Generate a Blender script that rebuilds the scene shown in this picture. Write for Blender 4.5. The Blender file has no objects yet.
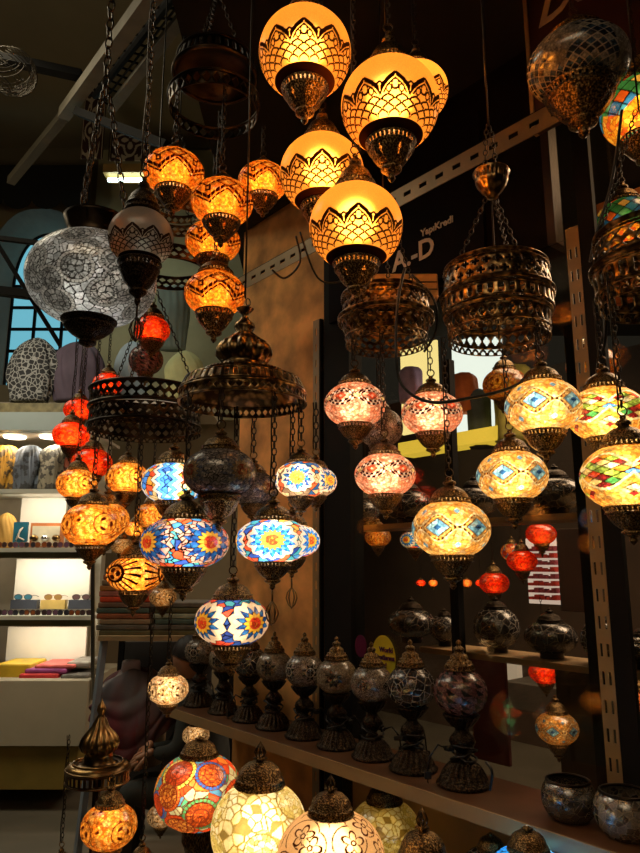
import bpy, math, random
import numpy as np
from mathutils import Vector, Matrix
random.seed(7)
C = bpy.context.scene.collection
PI = math.pi
# ------------------------------------------------------------ camera frame
F = 680.0; PIT = math.radians(11.4); EYE = 1.55
CP, SP = math.cos(PIT), math.sin(PIT)
def ray(px, py):
    x = (px-320)/F; v = (426.5-py)/F
    return Vector((x, CP-v*SP, SP+v*CP))
CAM = Vector((0, 0, EYE))
def P(px, py, z): return CAM+ray(px, py)*z
def W(px, py, Y):
    d = ray(px, py); return CAM+d*(Y/d.y)
def HZ(px, py, h):
    d = ray(px, py); return CAM+d*((h-EYE)/d.z)
cam = bpy.data.cameras.new('camera'); co = bpy.data.objects.new('camera', cam); C.objects.link(co)
cam.sensor_fit = 'VERTICAL'; cam.sensor_height = 24; cam.lens = 24*F/853; cam.clip_start = .05
co.location = CAM; co.rotation_euler = (PI/2+PIT, 0, 0)
sc = bpy.context.scene; sc.camera = co
sc.view_settings.view_transform = 'Standard'; sc.view_settings.look = 'None'
sc.view_settings.gamma = 1; sc.view_settings.use_curve_mapping = False
sc.view_settings.exposure = 0.88
# rack plane: runs from far left to near right
A_ = HZ(465, 804, .9); B_ = HZ(171, 708, .9)
S = (A_-B_).normalized(); S.z = 0; N = Vector((-S.y, S.x, 0))     # N points away from the camera
if N.dot(A_-CAM) < 0: N = -N
A_ = Vector((A_.x, A_.y, 0))
def rk(s, n, h): return A_+S*s+N*n+Vector((0, 0, h))
def RP(px, py, n=0.):
    d = ray(px, py); t = (A_+N*n-CAM).dot(N)/d.dot(N); p = CAM+d*t
    return (p-A_).dot(S), p.z          # s, height
RANG = math.atan2(S.y, S.x)
# ------------------------------------------------------------ materials
MATS = {}
def mat(name, col, rough=.6, metal=0., var=.25, scale=8., bump=0., emit=None, es=1., spec=.5, trans=0.):
    if name in MATS: return MATS[name]
    m = bpy.data.materials.new(name); m.use_nodes = True; nt = m.node_tree; b = nt.nodes['Principled BSDF']
    tc = nt.nodes.new('ShaderNodeTexCoord'); nz = nt.nodes.new('ShaderNodeTexNoise'); nz.inputs['Scale'].default_value = scale
    nz.inputs['Detail'].default_value = 5
    nt.links.new(tc.outputs['Object'], nz.inputs['Vector'])
    mr = nt.nodes.new('ShaderNodeMapRange'); mr.inputs[1].default_value = .3; mr.inputs[2].default_value = .7
    mr.inputs[3].default_value = 1-var; mr.inputs[4].default_value = 1+var*.6
    nt.links.new(nz.outputs['Fac'], mr.inputs[0])
    mx = nt.nodes.new('ShaderNodeVectorMath'); mx.operation = 'SCALE'; mx.inputs[0].default_value = col[:3]
    nt.links.new(mr.outputs[0], mx.inputs['Scale']); nt.links.new(mx.outputs[0], b.inputs['Base Color'])
    b.inputs['Roughness'].default_value = rough; b.inputs['Metallic'].default_value = metal
    b.inputs['Specular IOR Level'].default_value = spec
    if trans: b.inputs['Transmission Weight'].default_value = trans
    if emit: b.inputs['Emission Color'].default_value = (*emit, 1); b.inputs['Emission Strength'].default_value = es; m.cycles.emission_sampling = 'NONE' if es < 1 else 'AUTO'
    if bump:
        bp = nt.nodes.new('ShaderNodeBump'); bp.inputs['Strength'].default_value = bump; bp.inputs['Distance'].default_value = .01
        nt.links.new(nz.outputs['Fac'], bp.inputs['Height']); nt.links.new(bp.outputs[0], b.inputs['Normal'])
    MATS[name] = m; return m
def attrmat(name, rough=.8, metal=0.):
    if name in MATS: return MATS[name]
    m = bpy.data.materials.new(name); m.use_nodes = True; nt = m.node_tree; b = nt.nodes['Principled BSDF']
    at = nt.nodes.new('ShaderNodeAttribute'); at.attribute_name = 'tile'
    nt.links.new(at.outputs['Color'], b.inputs['Base Color']); b.inputs['Roughness'].default_value = rough; b.inputs['Metallic'].default_value = metal
    MATS[name] = m; return m
def glassmat(name, crush=14., cam_=.35, T=.55, R=.2, X=.07, D=.18, rr=.5, bump=.35, coat=.12):
    """mosaic glass shell: tile colours from the 'tile' attribute (alpha = grout), crushed glass grain on top"""
    if name in MATS: return MATS[name]
    m = bpy.data.materials.new(name); m.use_nodes = True; nt = m.node_tree; nt.nodes.clear(); L = nt.links.new; n = nt.nodes.new
    out = n('ShaderNodeOutputMaterial'); at = n('ShaderNodeAttribute'); at.attribute_name = 'tile'
    tc = n('ShaderNodeTexCoord'); vo = n('ShaderNodeTexVoronoi'); vo.inputs['Scale'].default_value = crush; L(tc.outputs['Object'], vo.inputs['Vector'])
    sep = n('ShaderNodeSeparateColor'); L(vo.outputs['Color'], sep.inputs[0])
    mr = n('ShaderNodeMapRange'); mr.inputs[3].default_value = 1-cam_; mr.inputs[4].default_value = 1+cam_*.35; L(sep.outputs[0], mr.inputs[0])
    mr2 = n('ShaderNodeMapRange'); mr2.inputs[1].default_value = .1; mr2.inputs[2].default_value = .55; mr2.inputs[3].default_value = 1; mr2.inputs[4].default_value = 1-cam_*.8
    L(vo.outputs['Distance'], mr2.inputs[0])
    mm = n('ShaderNodeMath'); mm.operation = 'MULTIPLY'; L(mr.outputs[0], mm.inputs[0]); L(mr2.outputs[0], mm.inputs[1])
    cs = n('ShaderNodeVectorMath'); cs.operation = 'SCALE'; L(at.outputs['Color'], cs.inputs[0]); L(mm.outputs[0], cs.inputs['Scale'])
    bp = n('ShaderNodeBump'); bp.inputs['Strength'].default_value = bump; bp.inputs['Distance'].default_value = .01; L(sep.outputs[1], bp.inputs['Height'])
    def bs(kind, **k):
        s = n(kind); L(cs.outputs[0], s.inputs['Color']); 
        for a, v in k.items(): s.inputs[a].default_value = v
        return s
    t = bs('ShaderNodeBsdfTranslucent'); r = bs('ShaderNodeBsdfRefraction', Roughness=rr, IOR=1.25); x = bs('ShaderNodeBsdfTransparent'); d = bs('ShaderNodeBsdfDiffuse')
    L(bp.outputs[0], r.inputs['Normal'])
    def mix(a, b, f):
        s = n('ShaderNodeMixShader'); L(a.outputs[0], s.inputs[1]); L(b.outputs[0], s.inputs[2])
        if isinstance(f, float): s.inputs[0].default_value = f
        else: L(f, s.inputs[0])
        return s
    a1 = mix(t, r, R/(T+R)); a2 = mix(a1, x, X/(T+R+X)); a3 = mix(a2, d, D/(T+R+X+D))
    g = n('ShaderNodeBsdfGlossy'); g.inputs['Roughness'].default_value = .22; L(bp.outputs[0], g.inputs['Normal'])
    a4 = mix(a3, g, coat)
    gd = n('ShaderNodeBsdfDiffuse'); L(at.outputs['Color'], gd.inputs['Color'])
    a5 = mix(a4, gd, at.outputs['Alpha'])
    L(a5.outputs[0], out.inputs['Surface']); MATS[name] = m; return m
def brass(name, col, rough=.32, sc_=8):
    """chased antique metal: raised worn ornament over dark patina"""
    if name in MATS: return MATS[name]
    m = bpy.data.materials.new(name); m.use_nodes = True; nt = m.node_tree; b = nt.nodes['Principled BSDF']; n = nt.nodes.new; L = nt.links.new
    tc = n('ShaderNodeTexCoord'); v = n('ShaderNodeTexVoronoi'); v.feature = 'SMOOTH_F1'; v.inputs['Scale'].default_value = sc_; L(tc.outputs['Object'], v.inputs['Vector'])
    z = n('ShaderNodeTexNoise'); z.inputs['Scale'].default_value = sc_*.6; z.inputs['Detail'].default_value = 4; L(tc.outputs['Object'], z.inputs['Vector'])
    a = n('ShaderNodeMath'); a.operation = 'ADD'; L(v.outputs['Distance'], a.inputs[0]); L(z.outputs['Fac'], a.inputs[1])
    cr = n('ShaderNodeValToRGB'); e = cr.color_ramp.elements; e[0].position = .6; e[0].color = (*col, 1); e[1].position = 1.05; e[1].color = (col[0]*.12, col[1]*.11, col[2]*.12, 1); L(a.outputs[0], cr.inputs[0]); L(cr.outputs[0], b.inputs['Base Color'])
    bp = n('ShaderNodeBump'); bp.invert = True; bp.inputs['Strength'].default_value = .3; bp.inputs['Distance'].default_value = .25/sc_; L(v.outputs['Distance'], bp.inputs['Height']); L(bp.outputs[0], b.inputs['Normal'])
    b.inputs['Metallic'].default_value = .9; b.inputs['Roughness'].default_value = rough; MATS[name] = m; return m
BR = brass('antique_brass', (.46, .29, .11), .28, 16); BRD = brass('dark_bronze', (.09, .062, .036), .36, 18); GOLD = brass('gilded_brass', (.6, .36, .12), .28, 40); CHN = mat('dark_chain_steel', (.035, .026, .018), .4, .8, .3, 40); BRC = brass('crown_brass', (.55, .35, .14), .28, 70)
BLK = mat('black_plastic', (.008, .008, .008), .4, var=.1)
# ------------------------------------------------------------ object helpers
def link(o, parent=None):
    C.objects.link(o)
    if parent is not None: o.parent = parent
    return o
def tag(o, label=None, cat=None, group=None, kind=None):
    if label: o['label'] = label
    if cat: o['category'] = cat
    if group: o['group'] = group
    if kind: o['kind'] = kind
    return o
def mesh(name, V, Fc, m=None, smooth=True, col=None):
    me = bpy.data.meshes.new(name); me.from_pydata([tuple(v) for v in V], [], Fc); me.update()
    if smooth: me.polygons.foreach_set('use_smooth', [True]*len(me.polygons))
    if m: me.materials.append(m)
    if col is not None:
        a = me.color_attributes.new('tile', 'FLOAT_COLOR', 'POINT'); a.data.foreach_set('color', np.asarray(col, dtype=np.float32).ravel())
    return me
def obj(name, me, parent=None, loc=None, rot=None, scale=None):
    o = bpy.data.objects.new(name, me); link(o, parent)
    if loc is not None: o.location = loc
    if rot is not None: o.rotation_euler = rot
    if scale is not None: o.scale = (scale,)*3 if isinstance(scale, (int, float)) else scale
    return o
def empty(name, loc, label=None, cat=None, group=None, rz=0.):
    o = bpy.data.objects.new(name, None); o.empty_display_size = .05; link(o); o.location = loc; o.rotation_euler = (0, 0, rz)
    return tag(o, label, cat, group)
class MB:
    def __init__(s): s.V = []; s.F = []
    def add(s, V, Fc):
        k = len(s.V); s.V += [tuple(v) for v in V]; s.F += [tuple(i+k for i in f) for f in Fc]; return s
    def hexa(s, c):   # 8 corners: bottom 4 then top 4
        return s.add(c, [(3, 2, 1, 0), (4, 5, 6, 7), (0, 1, 5, 4), (1, 2, 6, 5), (2, 3, 7, 6), (3, 0, 4, 7)])
    def box(s, x0, x1, y0, y1, z0, z1, fn=None):
        c = [(x0, y0, z0), (x1, y0, z0), (x1, y1, z0), (x0, y1, z0), (x0, y0, z1), (x1, y0, z1), (x1, y1, z1), (x0, y1, z1)]
        if fn: c = [fn(*p) for p in c]
        return s.hexa(c)
    def bar(s, p, q, w, h=None, up=(0, 0, 1)):
        p = Vector(p); q = Vector(q); h = h or w; d = (q-p).normalized(); a = d.cross(Vector(up))
        if a.length < 1e-3: a = d.cross(Vector((1, 0, 0)))
        a.normalize(); b = a.cross(d)
        c = []
        for e in (p, q):
            for (i, j) in ((-1, -1), (1, -1), (1, 1), (-1, 1)): c.append(e+a*i*w/2+b*j*h/2)
        return s.hexa(c)
    def tube(s, pts, r, n=6, close=False):
        pts = [Vector(p) for p in pts]; V = []; Fc = []; m = len(pts); prev = None
        for i, p in enumerate(pts):
            d = (pts[min(i+1, m-1)]-pts[max(i-1, 0)]) if not close else (pts[(i+1) % m]-pts[i-1])
            d.normalize()
            if prev is None: a = d.cross(Vector((.3, .2, 1)));
            else: a = prev-d*prev.dot(d)
            if a.length < 1e-5: a = d.cross(Vector((1, 0, 0)))
            a.normalize(); prev = a; b = d.cross(a); rr = r[i] if isinstance(r, (list, tuple)) else r
            for k in range(n):
                t = 2*PI*k/n; V.append(p+a*math.cos(t)*rr+b*math.sin(t)*rr)
        R_ = m if close else m-1
        for i in range(R_):
            j = (i+1) % m
            for k in range(n): Fc.append((i*n+k, i*n+(k+1) % n, j*n+(k+1) % n, j*n+k))
        if not close: Fc.append(tuple(range(n))[::-1]); Fc.append(tuple((m-1)*n+k for k in range(n)))
        return s.add(V, Fc)
    def lathe(s, prof, seg=32, c=(0, 0, 0), holes=None, close=True):
        V = []; Fc = []; m = len(prof)
        for p in prof:
            r, z = p[0], p[1]; amp, n = (p[2], p[3]) if len(p) > 2 else (0, 0)
            for k in range(seg):
                t = 2*PI*k/seg; rr = r*(1+amp*math.cos(n*t)) if n else r
                V.append((c[0]+rr*math.cos(t), c[1]+rr*math.sin(t), c[2]+z))
        for i in range(m-1):
            for k in range(seg):
                if holes and holes(i, k): continue
                Fc.append((i*seg+k, i*seg+(k+1) % seg, (i+1)*seg+(k+1) % seg, (i+1)*seg+k))
        return s.add(V, Fc)
    def sphere(s, c, r, seg=16, ring=10, sz=1.):
        return s.lathe([(r*math.cos(-PI/2+PI*i/ring)+1e-5, r*sz*math.sin(-PI/2+PI*i/ring)) for i in range(ring+1)], seg, c)
    def build(s, name, m, parent=None, smooth=False, bevel=0., **k):
        o = obj(name, mesh(name, s.V, s.F, m, smooth), parent, **k)
        if bevel: b = o.modifiers.new('b', 'BEVEL'); b.width = bevel; b.segments = 2; b.limit_method = 'ANGLE'
        return o
def smoothang(o):
    for p in o.data.polygons: p.use_smooth = True
    return o
def prism(poly, fn, t0, t1):
    """polygon (a,b) extruded between t0 and t1, mapped by fn(a,b,t)"""
    n = len(poly); V = [fn(a, b, t0) for a, b in poly]+[fn(a, b, t1) for a, b in poly]
    Fc = [tuple(range(n)), tuple(range(2*n-1, n-1, -1))]+[(i, (i+1) % n+0, (i+1) % n+n, i+n)[::-1] for i in range(n)]
    return V, Fc
# ------------------------------------------------------------ mosaic patterns
def frac(x): return x-np.floor(x)
def tri(x): return 4*np.abs(frac(x)-.5)-1
def sites(n, b, seed, pmin=-1.2, pmax=1.25):
    r = np.random.RandomState(seed); i = np.arange(n)+.5
    z = np.sin(pmin)+(np.sin(pmax)-np.sin(pmin))*i/n; ph = np.arcsin(z); th = i*2.399963+r.rand(n)*.9
    ph = ph+(r.rand(n)-.5)*1.2/math.sqrt(n); return th, ph
def pos3(u, v, b): return np.stack([np.cos(v)*np.cos(u), np.cos(v)*np.sin(u), b*np.sin(v)], -1)
def vor(u, v, b, n, seed):
    th, ph = sites(n, b, seed); Q = pos3(th, ph, b).astype(np.float32); X = pos3(u, v, b).astype(np.float32)
    id_ = np.empty(len(u), int); e = np.empty(len(u)); q2 = (Q**2).sum(1)
    for a in range(0, len(u), 4000):
        x = X[a:a+4000]; D = q2[None]-2*(x@Q.T); r = np.arange(len(x)); i1 = D.argmin(1); d1 = D[r, i1].copy(); D[r, i1] = 1e9
        i2 = D.argmin(1); d2 = D[r, i2]; id_[a:a+4000] = i1
        e[a:a+4000] = np.abs(d2-d1)/(2*np.sqrt(((Q[i1]-Q[i2])**2).sum(-1))+1e-6)
    return id_, e
class Pat:
    def __init__(s, b, pb=-1.05, pt=1.05, nu=288, nv=104, ex=1.):
        s.b = b; s.pb = pb; s.pt = pt; s.nu = nu; s.nv = nv; s.ex = ex
        uu = np.arange(nu)/nu*2*PI; vv = np.linspace(pb, pt, nv); s.V2, s.U2 = np.meshgrid(vv, uu, indexing='ij')
        s.u = s.U2.ravel(); s.v = s.V2.ravel(); s.c = np.zeros((len(s.u), 4)); s.c[:, :3] = (.8, .5, .2); s.r = np.random.RandomState(3)
    def fill(s, col, m=None, a=0.):
        m = np.ones(len(s.u), bool) if m is None else m; s.c[m, :3] = col if np.ndim(col) == 1 else np.asarray(col)[m]; s.c[m, 3] = a; return s
    def lead(s, m, col=(.02, .014, .01), a=1.): s.c[m, :3] = col; s.c[m, 3] = a; return s
    def vor(s, n, pal, seed=1, w=.012, leadc=(.02, .014, .01), mask=None, la=1.):
        mask = np.ones(len(s.u), bool) if mask is None else mask; ix = np.nonzero(mask)[0]
        if not len(ix): return s
        i, e = vor(s.u[ix], s.v[ix], s.b, n, seed); pal = np.array(pal); k = np.random.RandomState(seed+9).randint(0, len(pal), n)
        s.c[ix, :3] = pal[k][i]; s.c[ix, 3] = 0; j = ix[e < w]; s.c[j, :3] = leadc; s.c[j, 3] = la; return s
    def ros(s, cs):
        """nearest centre: index, distance, angle"""
        best = None
        for k, (cu, cv, rad) in enumerate(cs):
            du = (s.u-cu+PI) % (2*PI)-PI; x = du*np.cos((s.v+cv)/2); y = (s.v-cv)*(s.b*.55+.45); d = np.hypot(x, y)/rad; a = np.arctan2(y, x)
            if best is None: best = [np.zeros(len(d), int), d, a]
            else:
                m = d < best[1]; best[0][m] = k; best[1][m] = d[m]; best[2][m] = a[m]
        return best
    def mesh(s, m):
        r = np.cos(s.v)**s.ex; V = np.stack([r*np.cos(s.u), r*np.sin(s.u), s.b*np.sin(s.v)], -1)
        j = np.arange(s.nv-1)[:, None]*s.nu; k = np.arange(s.nu)[None, :]; k2 = (k+1) % s.nu
        Fc = np.stack([j+k, j+k2, j+s.nu+k2, j+s.nu+k], -1).reshape(-1, 4).tolist()
        return mesh('globe', V, Fc, m, True, s.c)
GLOBES = {}
def globe_spec(key, pat, m): GLOBES[key] = (pat.mesh(m), pat.b, pat.pb, pat.pt, math.cos(pat.pb)**pat.ex, math.cos(pat.pt)**pat.ex)
def defglobes():
    GM = glassmat('crushed_glass', 11, .6, T=.46, R=.24, X=.07, bump=.5); FR = glassmat('frosted_glass', 60, .1, T=.3, R=.5, X=.01, D=.15, rr=.5, bump=.1, coat=.05)
    TM = glassmat('cut_tile_glass', 9, .16, T=.5, R=.26, X=.07, D=.16)
    UM = glassmat('unlit_mosaic', 16, .6, T=.2, R=.08, X=.05, D=.67, bump=.6, coat=.15)
    # lotus on frosted globes
    for key, base, lc, n in (('lotus_amber', (1, .50, .11), (.05, .016, .004), 10), ('lotus_cream', (.72, .66, .60), (.03, .015, .012), 10)):
        p = Pat(.93, -1.1, 1.15, 360, 150); p.fill(base); u, v = p.u, p.v
        y0 = -.62
        def petal(n, off, top, bot, ex=.62, wid=1.):
            t = np.abs(frac(u*n/(2*PI)+off)-.5)*2/wid; return bot+(top-bot)*np.clip(1-t, 0, 1)**ex
        def band(f, w): return np.abs(v-f) < w*(1+1.6*np.abs(np.gradient(f.reshape(p.nv, p.nu), axis=1).ravel()*p.nu/(2*PI))*.55)
        pk, vl = -.02, -.40
        f1 = petal(n, 0, pk, vl, .68); p.lead(band(f1, .034), lc); f1i = petal(n, 0, pk-.11, vl-.06, .65, .8); p.lead(band(f1i, .014) & (v > vl-.02), lc)
        f0 = petal(n, .5, pk-.16, vl-.06, .7); p.lead(band(f0, .020) & (v > f1), lc)
        t = (frac(u*n/(2*PI))-.5)*2; ov = np.hypot(t/.22, (v-(pk-.23))/.10); p.lead(np.abs(ov-1) < .22, lc); ov = np.hypot((np.abs(t)-.42)/.17, (v-(pk-.31)+.0)/.075); p.lead(np.abs(ov-1) < .25, lc)
        for i, (tp, bt) in enumerate(((-.44, -.56), (-.52, -.64), (-.61, -.74), (-.71, -.84))):
            f = petal(n*2.0, .5*(i % 2), tp, bt, .5); m = v < f; p.fill(base, m); p.lead(band(f, .016), lc)
        p.lead(v < -.86, lc)
        globe_spec(key, p, FR)
    # orange zigzag
    p = Pat(.74); u, v = p.u, p.v; p.vor(700, [(1, .34, .03), (1, .42, .05), (.95, .26, .02), (1, .5, .09)], 2, .004, (.35, .07, .01), la=.3)
    dk = (.07, .008, .004)
    z = .17*tri(u*5/(2*PI))
    for o, w in ((.34, .05), (-.14, .075), (-.33, .04)):
        f = z*1.6+o; m = np.abs(v-f) < w; sq = (frac(u*42/(2*PI)) < .12)
        p.lead(m & ~sq, dk)
    t = (frac(u*5/(2*PI)+.5)-.5)*2*PI/5; d = np.abs(t)/.36+np.abs(v-.26)/.26
    p.fill((1, .33, .03), d < .98); p.lead((d < .98) & (d > .74), dk); p.fill((1, .66, .16), d < .5); p.lead((d < .5) & (np.abs(np.abs(t)-np.abs(v-.26)) < .012), dk); p.lead((np.abs(d-.52) < .05), (.4, .08, .01))
    t2 = (frac(u*5/(2*PI))-.5)*2*PI/5; d2 = np.maximum(np.abs(t2)/.1, np.abs(v+.02)/.12); p.lead((d2 < 1) & (d2 > .5), dk)
    globe_spec('zigzag', p, GM)
    # pink and white diamonds
    p = Pat(.74); u, v = p.u, p.v; p.vor(900, [(1, .46, .27), (.95, .36, .2), (1, .62, .4), (.9, .3, .14)], 4, .005, (.3, .08, .03), la=.3)
    up = v > -.25
    for sg_ in (1, -1):
        f = .14+sg_*.30*np.cos(u*3)
        for o in (-.06, .06):
            m = (np.abs(v-f-o) < .048); chk = (frac((u+sg_*v*.3)*34/(2*PI)+(.5 if o > 0 else 0)) < .66); p.fill((1, .80, .62), m); p.lead(m & chk, (.03, .006, .008))
    dd = np.abs((frac(u*6/(2*PI)+.5)-.5)*2*PI/6)/.19+np.abs(v-.14)/.18; dd = np.minimum(dd, np.abs((frac(u*6/(2*PI))-.5)*2*PI/6)/.17+np.abs(v-.14)/.15)
    k = np.floor(u*12/(2*PI)+.5).astype(int) % 2
    p.fill((.95, .13, .05), (dd < 1) & (k == 0)); p.fill((1, .78, .3), (dd < .75) & (k == 1)); p.lead(np.abs(dd-1) < .10, (.12, .02, .015)); p.fill((1, .6, .4), (dd < .3) & (k == 0))
    f = .62+.0*u; pass
    globe_spec('pink_diamond', p, GM)
    # yellow with blue diamonds
    p = Pat(.76); u, v = p.u, p.v; p.vor(900, [(1, .56, .15), (1, .64, .22), (1, .46, .09), (1, .72, .34)], 5, .005, (.5, .22, .04), la=.25)
    for s_ in (1, -1):
        f = s_*(.20+.20*np.cos(u*6)); m = np.abs(v-f) < .034; p.lead(m & (frac(u*56/(2*PI)) < .6), (.16, .06, .015), .9); p.fill((1, .88, .55), (np.abs(v-f-.06*s_) < .022))
    t = (frac(u*6/(2*PI))-.5)*2*PI/6; t = t  # diamonds where the waves part
    t = ((u*6/(2*PI)+.5) % 1-.5)*2*PI/6
    d = np.abs(t)/.33+np.abs(v)/.31; q = (t > 0)*1+(v > 0)*2
    pal = np.array([(.16, .42, .75), (.28, .62, .9), (.34, .66, .95), (.12, .34, .66)]); p.fill(pal[q], d < 1); p.fill((.02, .09, .3), d < .34); p.lead((d < 1) & ((np.abs(np.abs(t)/.27-np.abs(v)/.27) < .0)), dk); p.lead(np.abs(d-1) < .07, (.2, .12, .05), .7)
    for vv in (.56, -.58):
        t3 = ((u*6/(2*PI)) % 1-.5)*2*PI/6*math.cos(vv); d3 = np.abs(t3)/.09+np.abs(v-vv)/.11; p.fill((.22, .5, .85), d3 < 1)
    globe_spec('blue_diamond', p, GM)
    # harlequin multi colour
    p = Pat(.74); u, v = p.u, p.v; p.vor(900, [(1, .52, .12), (1, .62, .2), (1, .4, .06)], 6, .005, (.5, .2, .03), la=.25)
    A = np.abs(tri(u*5/(2*PI)+.25)); lo = .02-.40*np.cos(u*5/1.); inb = (np.abs(v-.1) < .12+.42*np.abs(np.cos(u*2.5)))
    a = u*5*3/(2*PI)+v*4.6; b2 = u*5*3/(2*PI)-v*4.6; ia = np.floor(a).astype(int); ib = np.floor(b2).astype(int)
    pal = np.array([(.95, .09, .03), (1, .4, .05), (.08, .35, .1), (1, .74, .3), (.1, .3, .75), (.25, .02, .02), (.9, .85, .6), (.4, .6, .1)]); h = (ia*7+ib*13+ia*ib*3) % 8
    p.fill(pal[h], inb); e = np.minimum(np.minimum(frac(a), 1-frac(a)), np.minimum(frac(b2), 1-frac(b2))); p.lead(inb & (e < .06), (.1, .04, .01))
    bd = np.abs(np.abs(v-.1)-(.12+.42*np.abs(np.cos(u*2.5)))) < .04; p.fill((1, .84, .5), bd)
    t3 = ((u*5/(2*PI)) % 1-.5)*2*PI/5; d3 = np.abs(t3)/.3+np.abs(v+.5)/.22; m3 = d3 < 1; p.fill(pal[(h+2) % 8], m3); p.lead(m3 & (e < .05), (.1, .04, .01))
    globe_spec('harlequin', p, GM)
    # sunflower mosaics
    def flower(key, nfl, ctr, pet1, bg, pet2, gap, b=.62, cream=True, leadc=(.02, .014, .012), mt=None, rad=.9, npet=14, ex=.8, cell=190, pr=.85):
        p = Pat(b, -1.12, 1.12, 340, 120, ex); u, v = p.u, p.v; p.vor(cell, gap, 11, .014, leadc)
        cs = [(2*PI*(k+.5)/nfl, 0, rad) for k in range(nfl)]; i, d, a = p.ros(cs); w = np.abs(frac(a*npet/(2*PI))-.5)*2; w2 = np.abs(frac(a*npet/(2*PI)+.5)-.5)*2
        o = d < .98-.14*w; p.fill((1, .78, .55), o)
        if not cream: p.vor(cell, bg, 12, .014, leadc, o)
        p.lead(np.abs(d-(.98-.14*w)) < .016, leadc)
        pe = (d < pr-.30*w) & (d > .2); c2 = np.array(pet2); kk = (np.floor(d*7)+np.floor(a*npet/PI)).astype(int) % len(c2); p.fill(c2[kk], pe)
        p.lead(pe & (np.abs(d-(pr-.30*w)) < .02), leadc); p.lead(pe & (w > .93), leadc); p.lead(pe & (np.abs(d-.62) < .012), leadc)
        m = d < .46-.13*w2; p.fill(pet1, m); p.lead(np.abs(d-(.46-.13*w2)) < .018, leadc); p.lead(m & (w2 > .92), (.5, .15, .02))
        m = d < .24; p.vor(900, ctr, 13, .006, (.3, .02, .01), m); globe_spec(key, p, mt or TM)
    nav = [(.02, .05, .22), (.03, .14, .5), (.04, .22, .55), (.02, .1, .35)]
    brt = [(.02, .18, .75), (.06, .36, .9), (.015, .12, .6), (.14, .5, .95)]
    gap = [(.95, .12, .04), (.1, .4, .8), (1, .5, .08), (.1, .55, .6), (.95, .8, .55), (.05, .12, .5), (.9, .15, .05)]
    red = [(.95, .1, .03), (1, .25, .03), (.85, .06, .02)]
    flower('flower_navy', 4, red, (1, .55, .06), [(1, .6, .45), (.9, .45, .35)], nav, gap, .58, False, cell=300, rad=.78)
    flower('flower_blue', 4, [(1, .28, .04), (.95, .12, .03)], (1, .62, .06), [(.9, .8, .62)], brt, gap, .6, True, rad=.8)
    flower('flower_yellow', 4, [(.9, .6, .1), (1, .3, .04)], (1, .62, .05), [(1, .8, .6)], nav+[(.95, .75, .5)], [(.3, .2, .12), (.03, .12, .35), (.95, .6, .3), (.6, .12, .04)], .72, True, rad=.75)
    flower('flower_cream', 4, red, (1, .55, .05), [(1, .7, .45)], nav, [(.04, .1, .42), (.06, .3, .4), (.9, .1, .05), (.03, .06, .3)], .64, True, rad=.82, npet=12, pr=.74)
    # blue white red zigzag mosaic
    p = Pat(.66, -1.1, 1.1, ex=.8); u, v = p.u, p.v; p.vor(260, [(.95, .12, .04), (1, .45, .06), (.08, .5, .75), (.1, .3, .8), (1, .7, .3)], 21, .014)
    z = frac(u*4/(2*PI)); zz = np.abs(z-.5)*2*PI/4+.10*tri(v*2.1)
    m = np.abs(zz-.42) < .09; p.fill((.95, .85, .7), m); m = (zz > .51)&(zz < .68); p.fill((.1, .35, .85), m); m = zz >= .68; p.vor(300, [(.06, .25, .8), (.3, .7, 1), (.05, .15, .55)], 22, .012, mask=m)
    for w in (.33, .51, .68): p.lead(np.abs(zz-w) < .014)
    globe_spec('wave_blue', p, TM)
    # unlit dark flower mosaic
    grey = (.34, .3, .27)
    flower('dark_flower', 4, [(.4, .1, .04), (.5, .3, .15)], (.7, .5, .28), [(.65, .56, .5), (.52, .45, .45)], [(.20, .22, .34), (.42, .4, .42), (.6, .54, .5)], [(.42, .36, .33), (.6, .52, .48), (.26, .22, .22)], .68, False, (.02, .018, .018), UM, ex=.85, cell=420, rad=.8)
    def dark(key, seed, pal, lc, n, b=.85, motif=None, nm=5):
        p = Pat(b, -1.15, 1.15, 240, 100, .9); u, v = p.u, p.v; p.vor(n, pal, seed, .0045 if n > 400 else .014, lc, la=.85)
        if motif == 'star':
            i, d, a = p.ros([(2*PI*(k+.5)/nm, 0, .5) for k in range(nm)]); w = np.abs(frac(a*8/(2*PI))-.5)*2
            m = (d < 1-.45*w); p.fill((.02, .018, .022), m); p.lead(m & ((w > .85) | (np.abs(d-.45) < .05) | (np.abs(d-(1-.45*w)) < .05)), lc); 
        if motif == 'diamond':
            t = (frac(u*nm/(2*PI))-.5)*2*PI/nm; d = np.abs(t)/.3+np.abs(v)/.34; p.fill((.02, .02, .03), d < 1); p.lead((d < 1) & ((np.abs(frac(d*3)-.5) > .42) | (np.abs(t) < .02)), lc)
        if motif == 'tri':
            a1 = u*11/(2*PI)+v*1.6; t = frac(a1+np.floor(v*3.4)*.5); hh = frac(v*3.4); p.fill((.015, .012, .014), (np.abs(t-.5) < .30*(1-hh))); 
        globe_spec(key, p, UM)
    silver = [(.46, .40, .32), (.28, .24, .19), (.6, .54, .44), (.16, .13, .1)]
    dark('dark_star', 31, silver, (.5, .45, .38), 1300, .86, 'star')
    dark('dark_star_cream', 32, [(.55, .45, .3), (.4, .32, .2), (.62, .55, .4)], (.16, .12, .08), 1100, .86, 'star', 4)
    dark('dark_diamond', 33, [(.34, .26, .2), (.45, .36, .26), (.24, .18, .13)], (.55, .5, .42), 1300, .86, 'diamond')
    dark('dark_fragment', 34, [(.04, .035, .04), (.07, .06, .06), (.1, .08, .07), (.02, .02, .025)], (.5, .46, .4), 130, .88)
    dark('dark_pink', 35, [(.40, .2, .2), (.5, .28, .26), (.28, .12, .13)], (.14, .05, .05), 1200, .88, 'tri')
    dark('dark_net', 36, [(.03, .025, .025), (.05, .04, .035)], (.3, .25, .2), 100, .62, 'diamond', 6)
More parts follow.
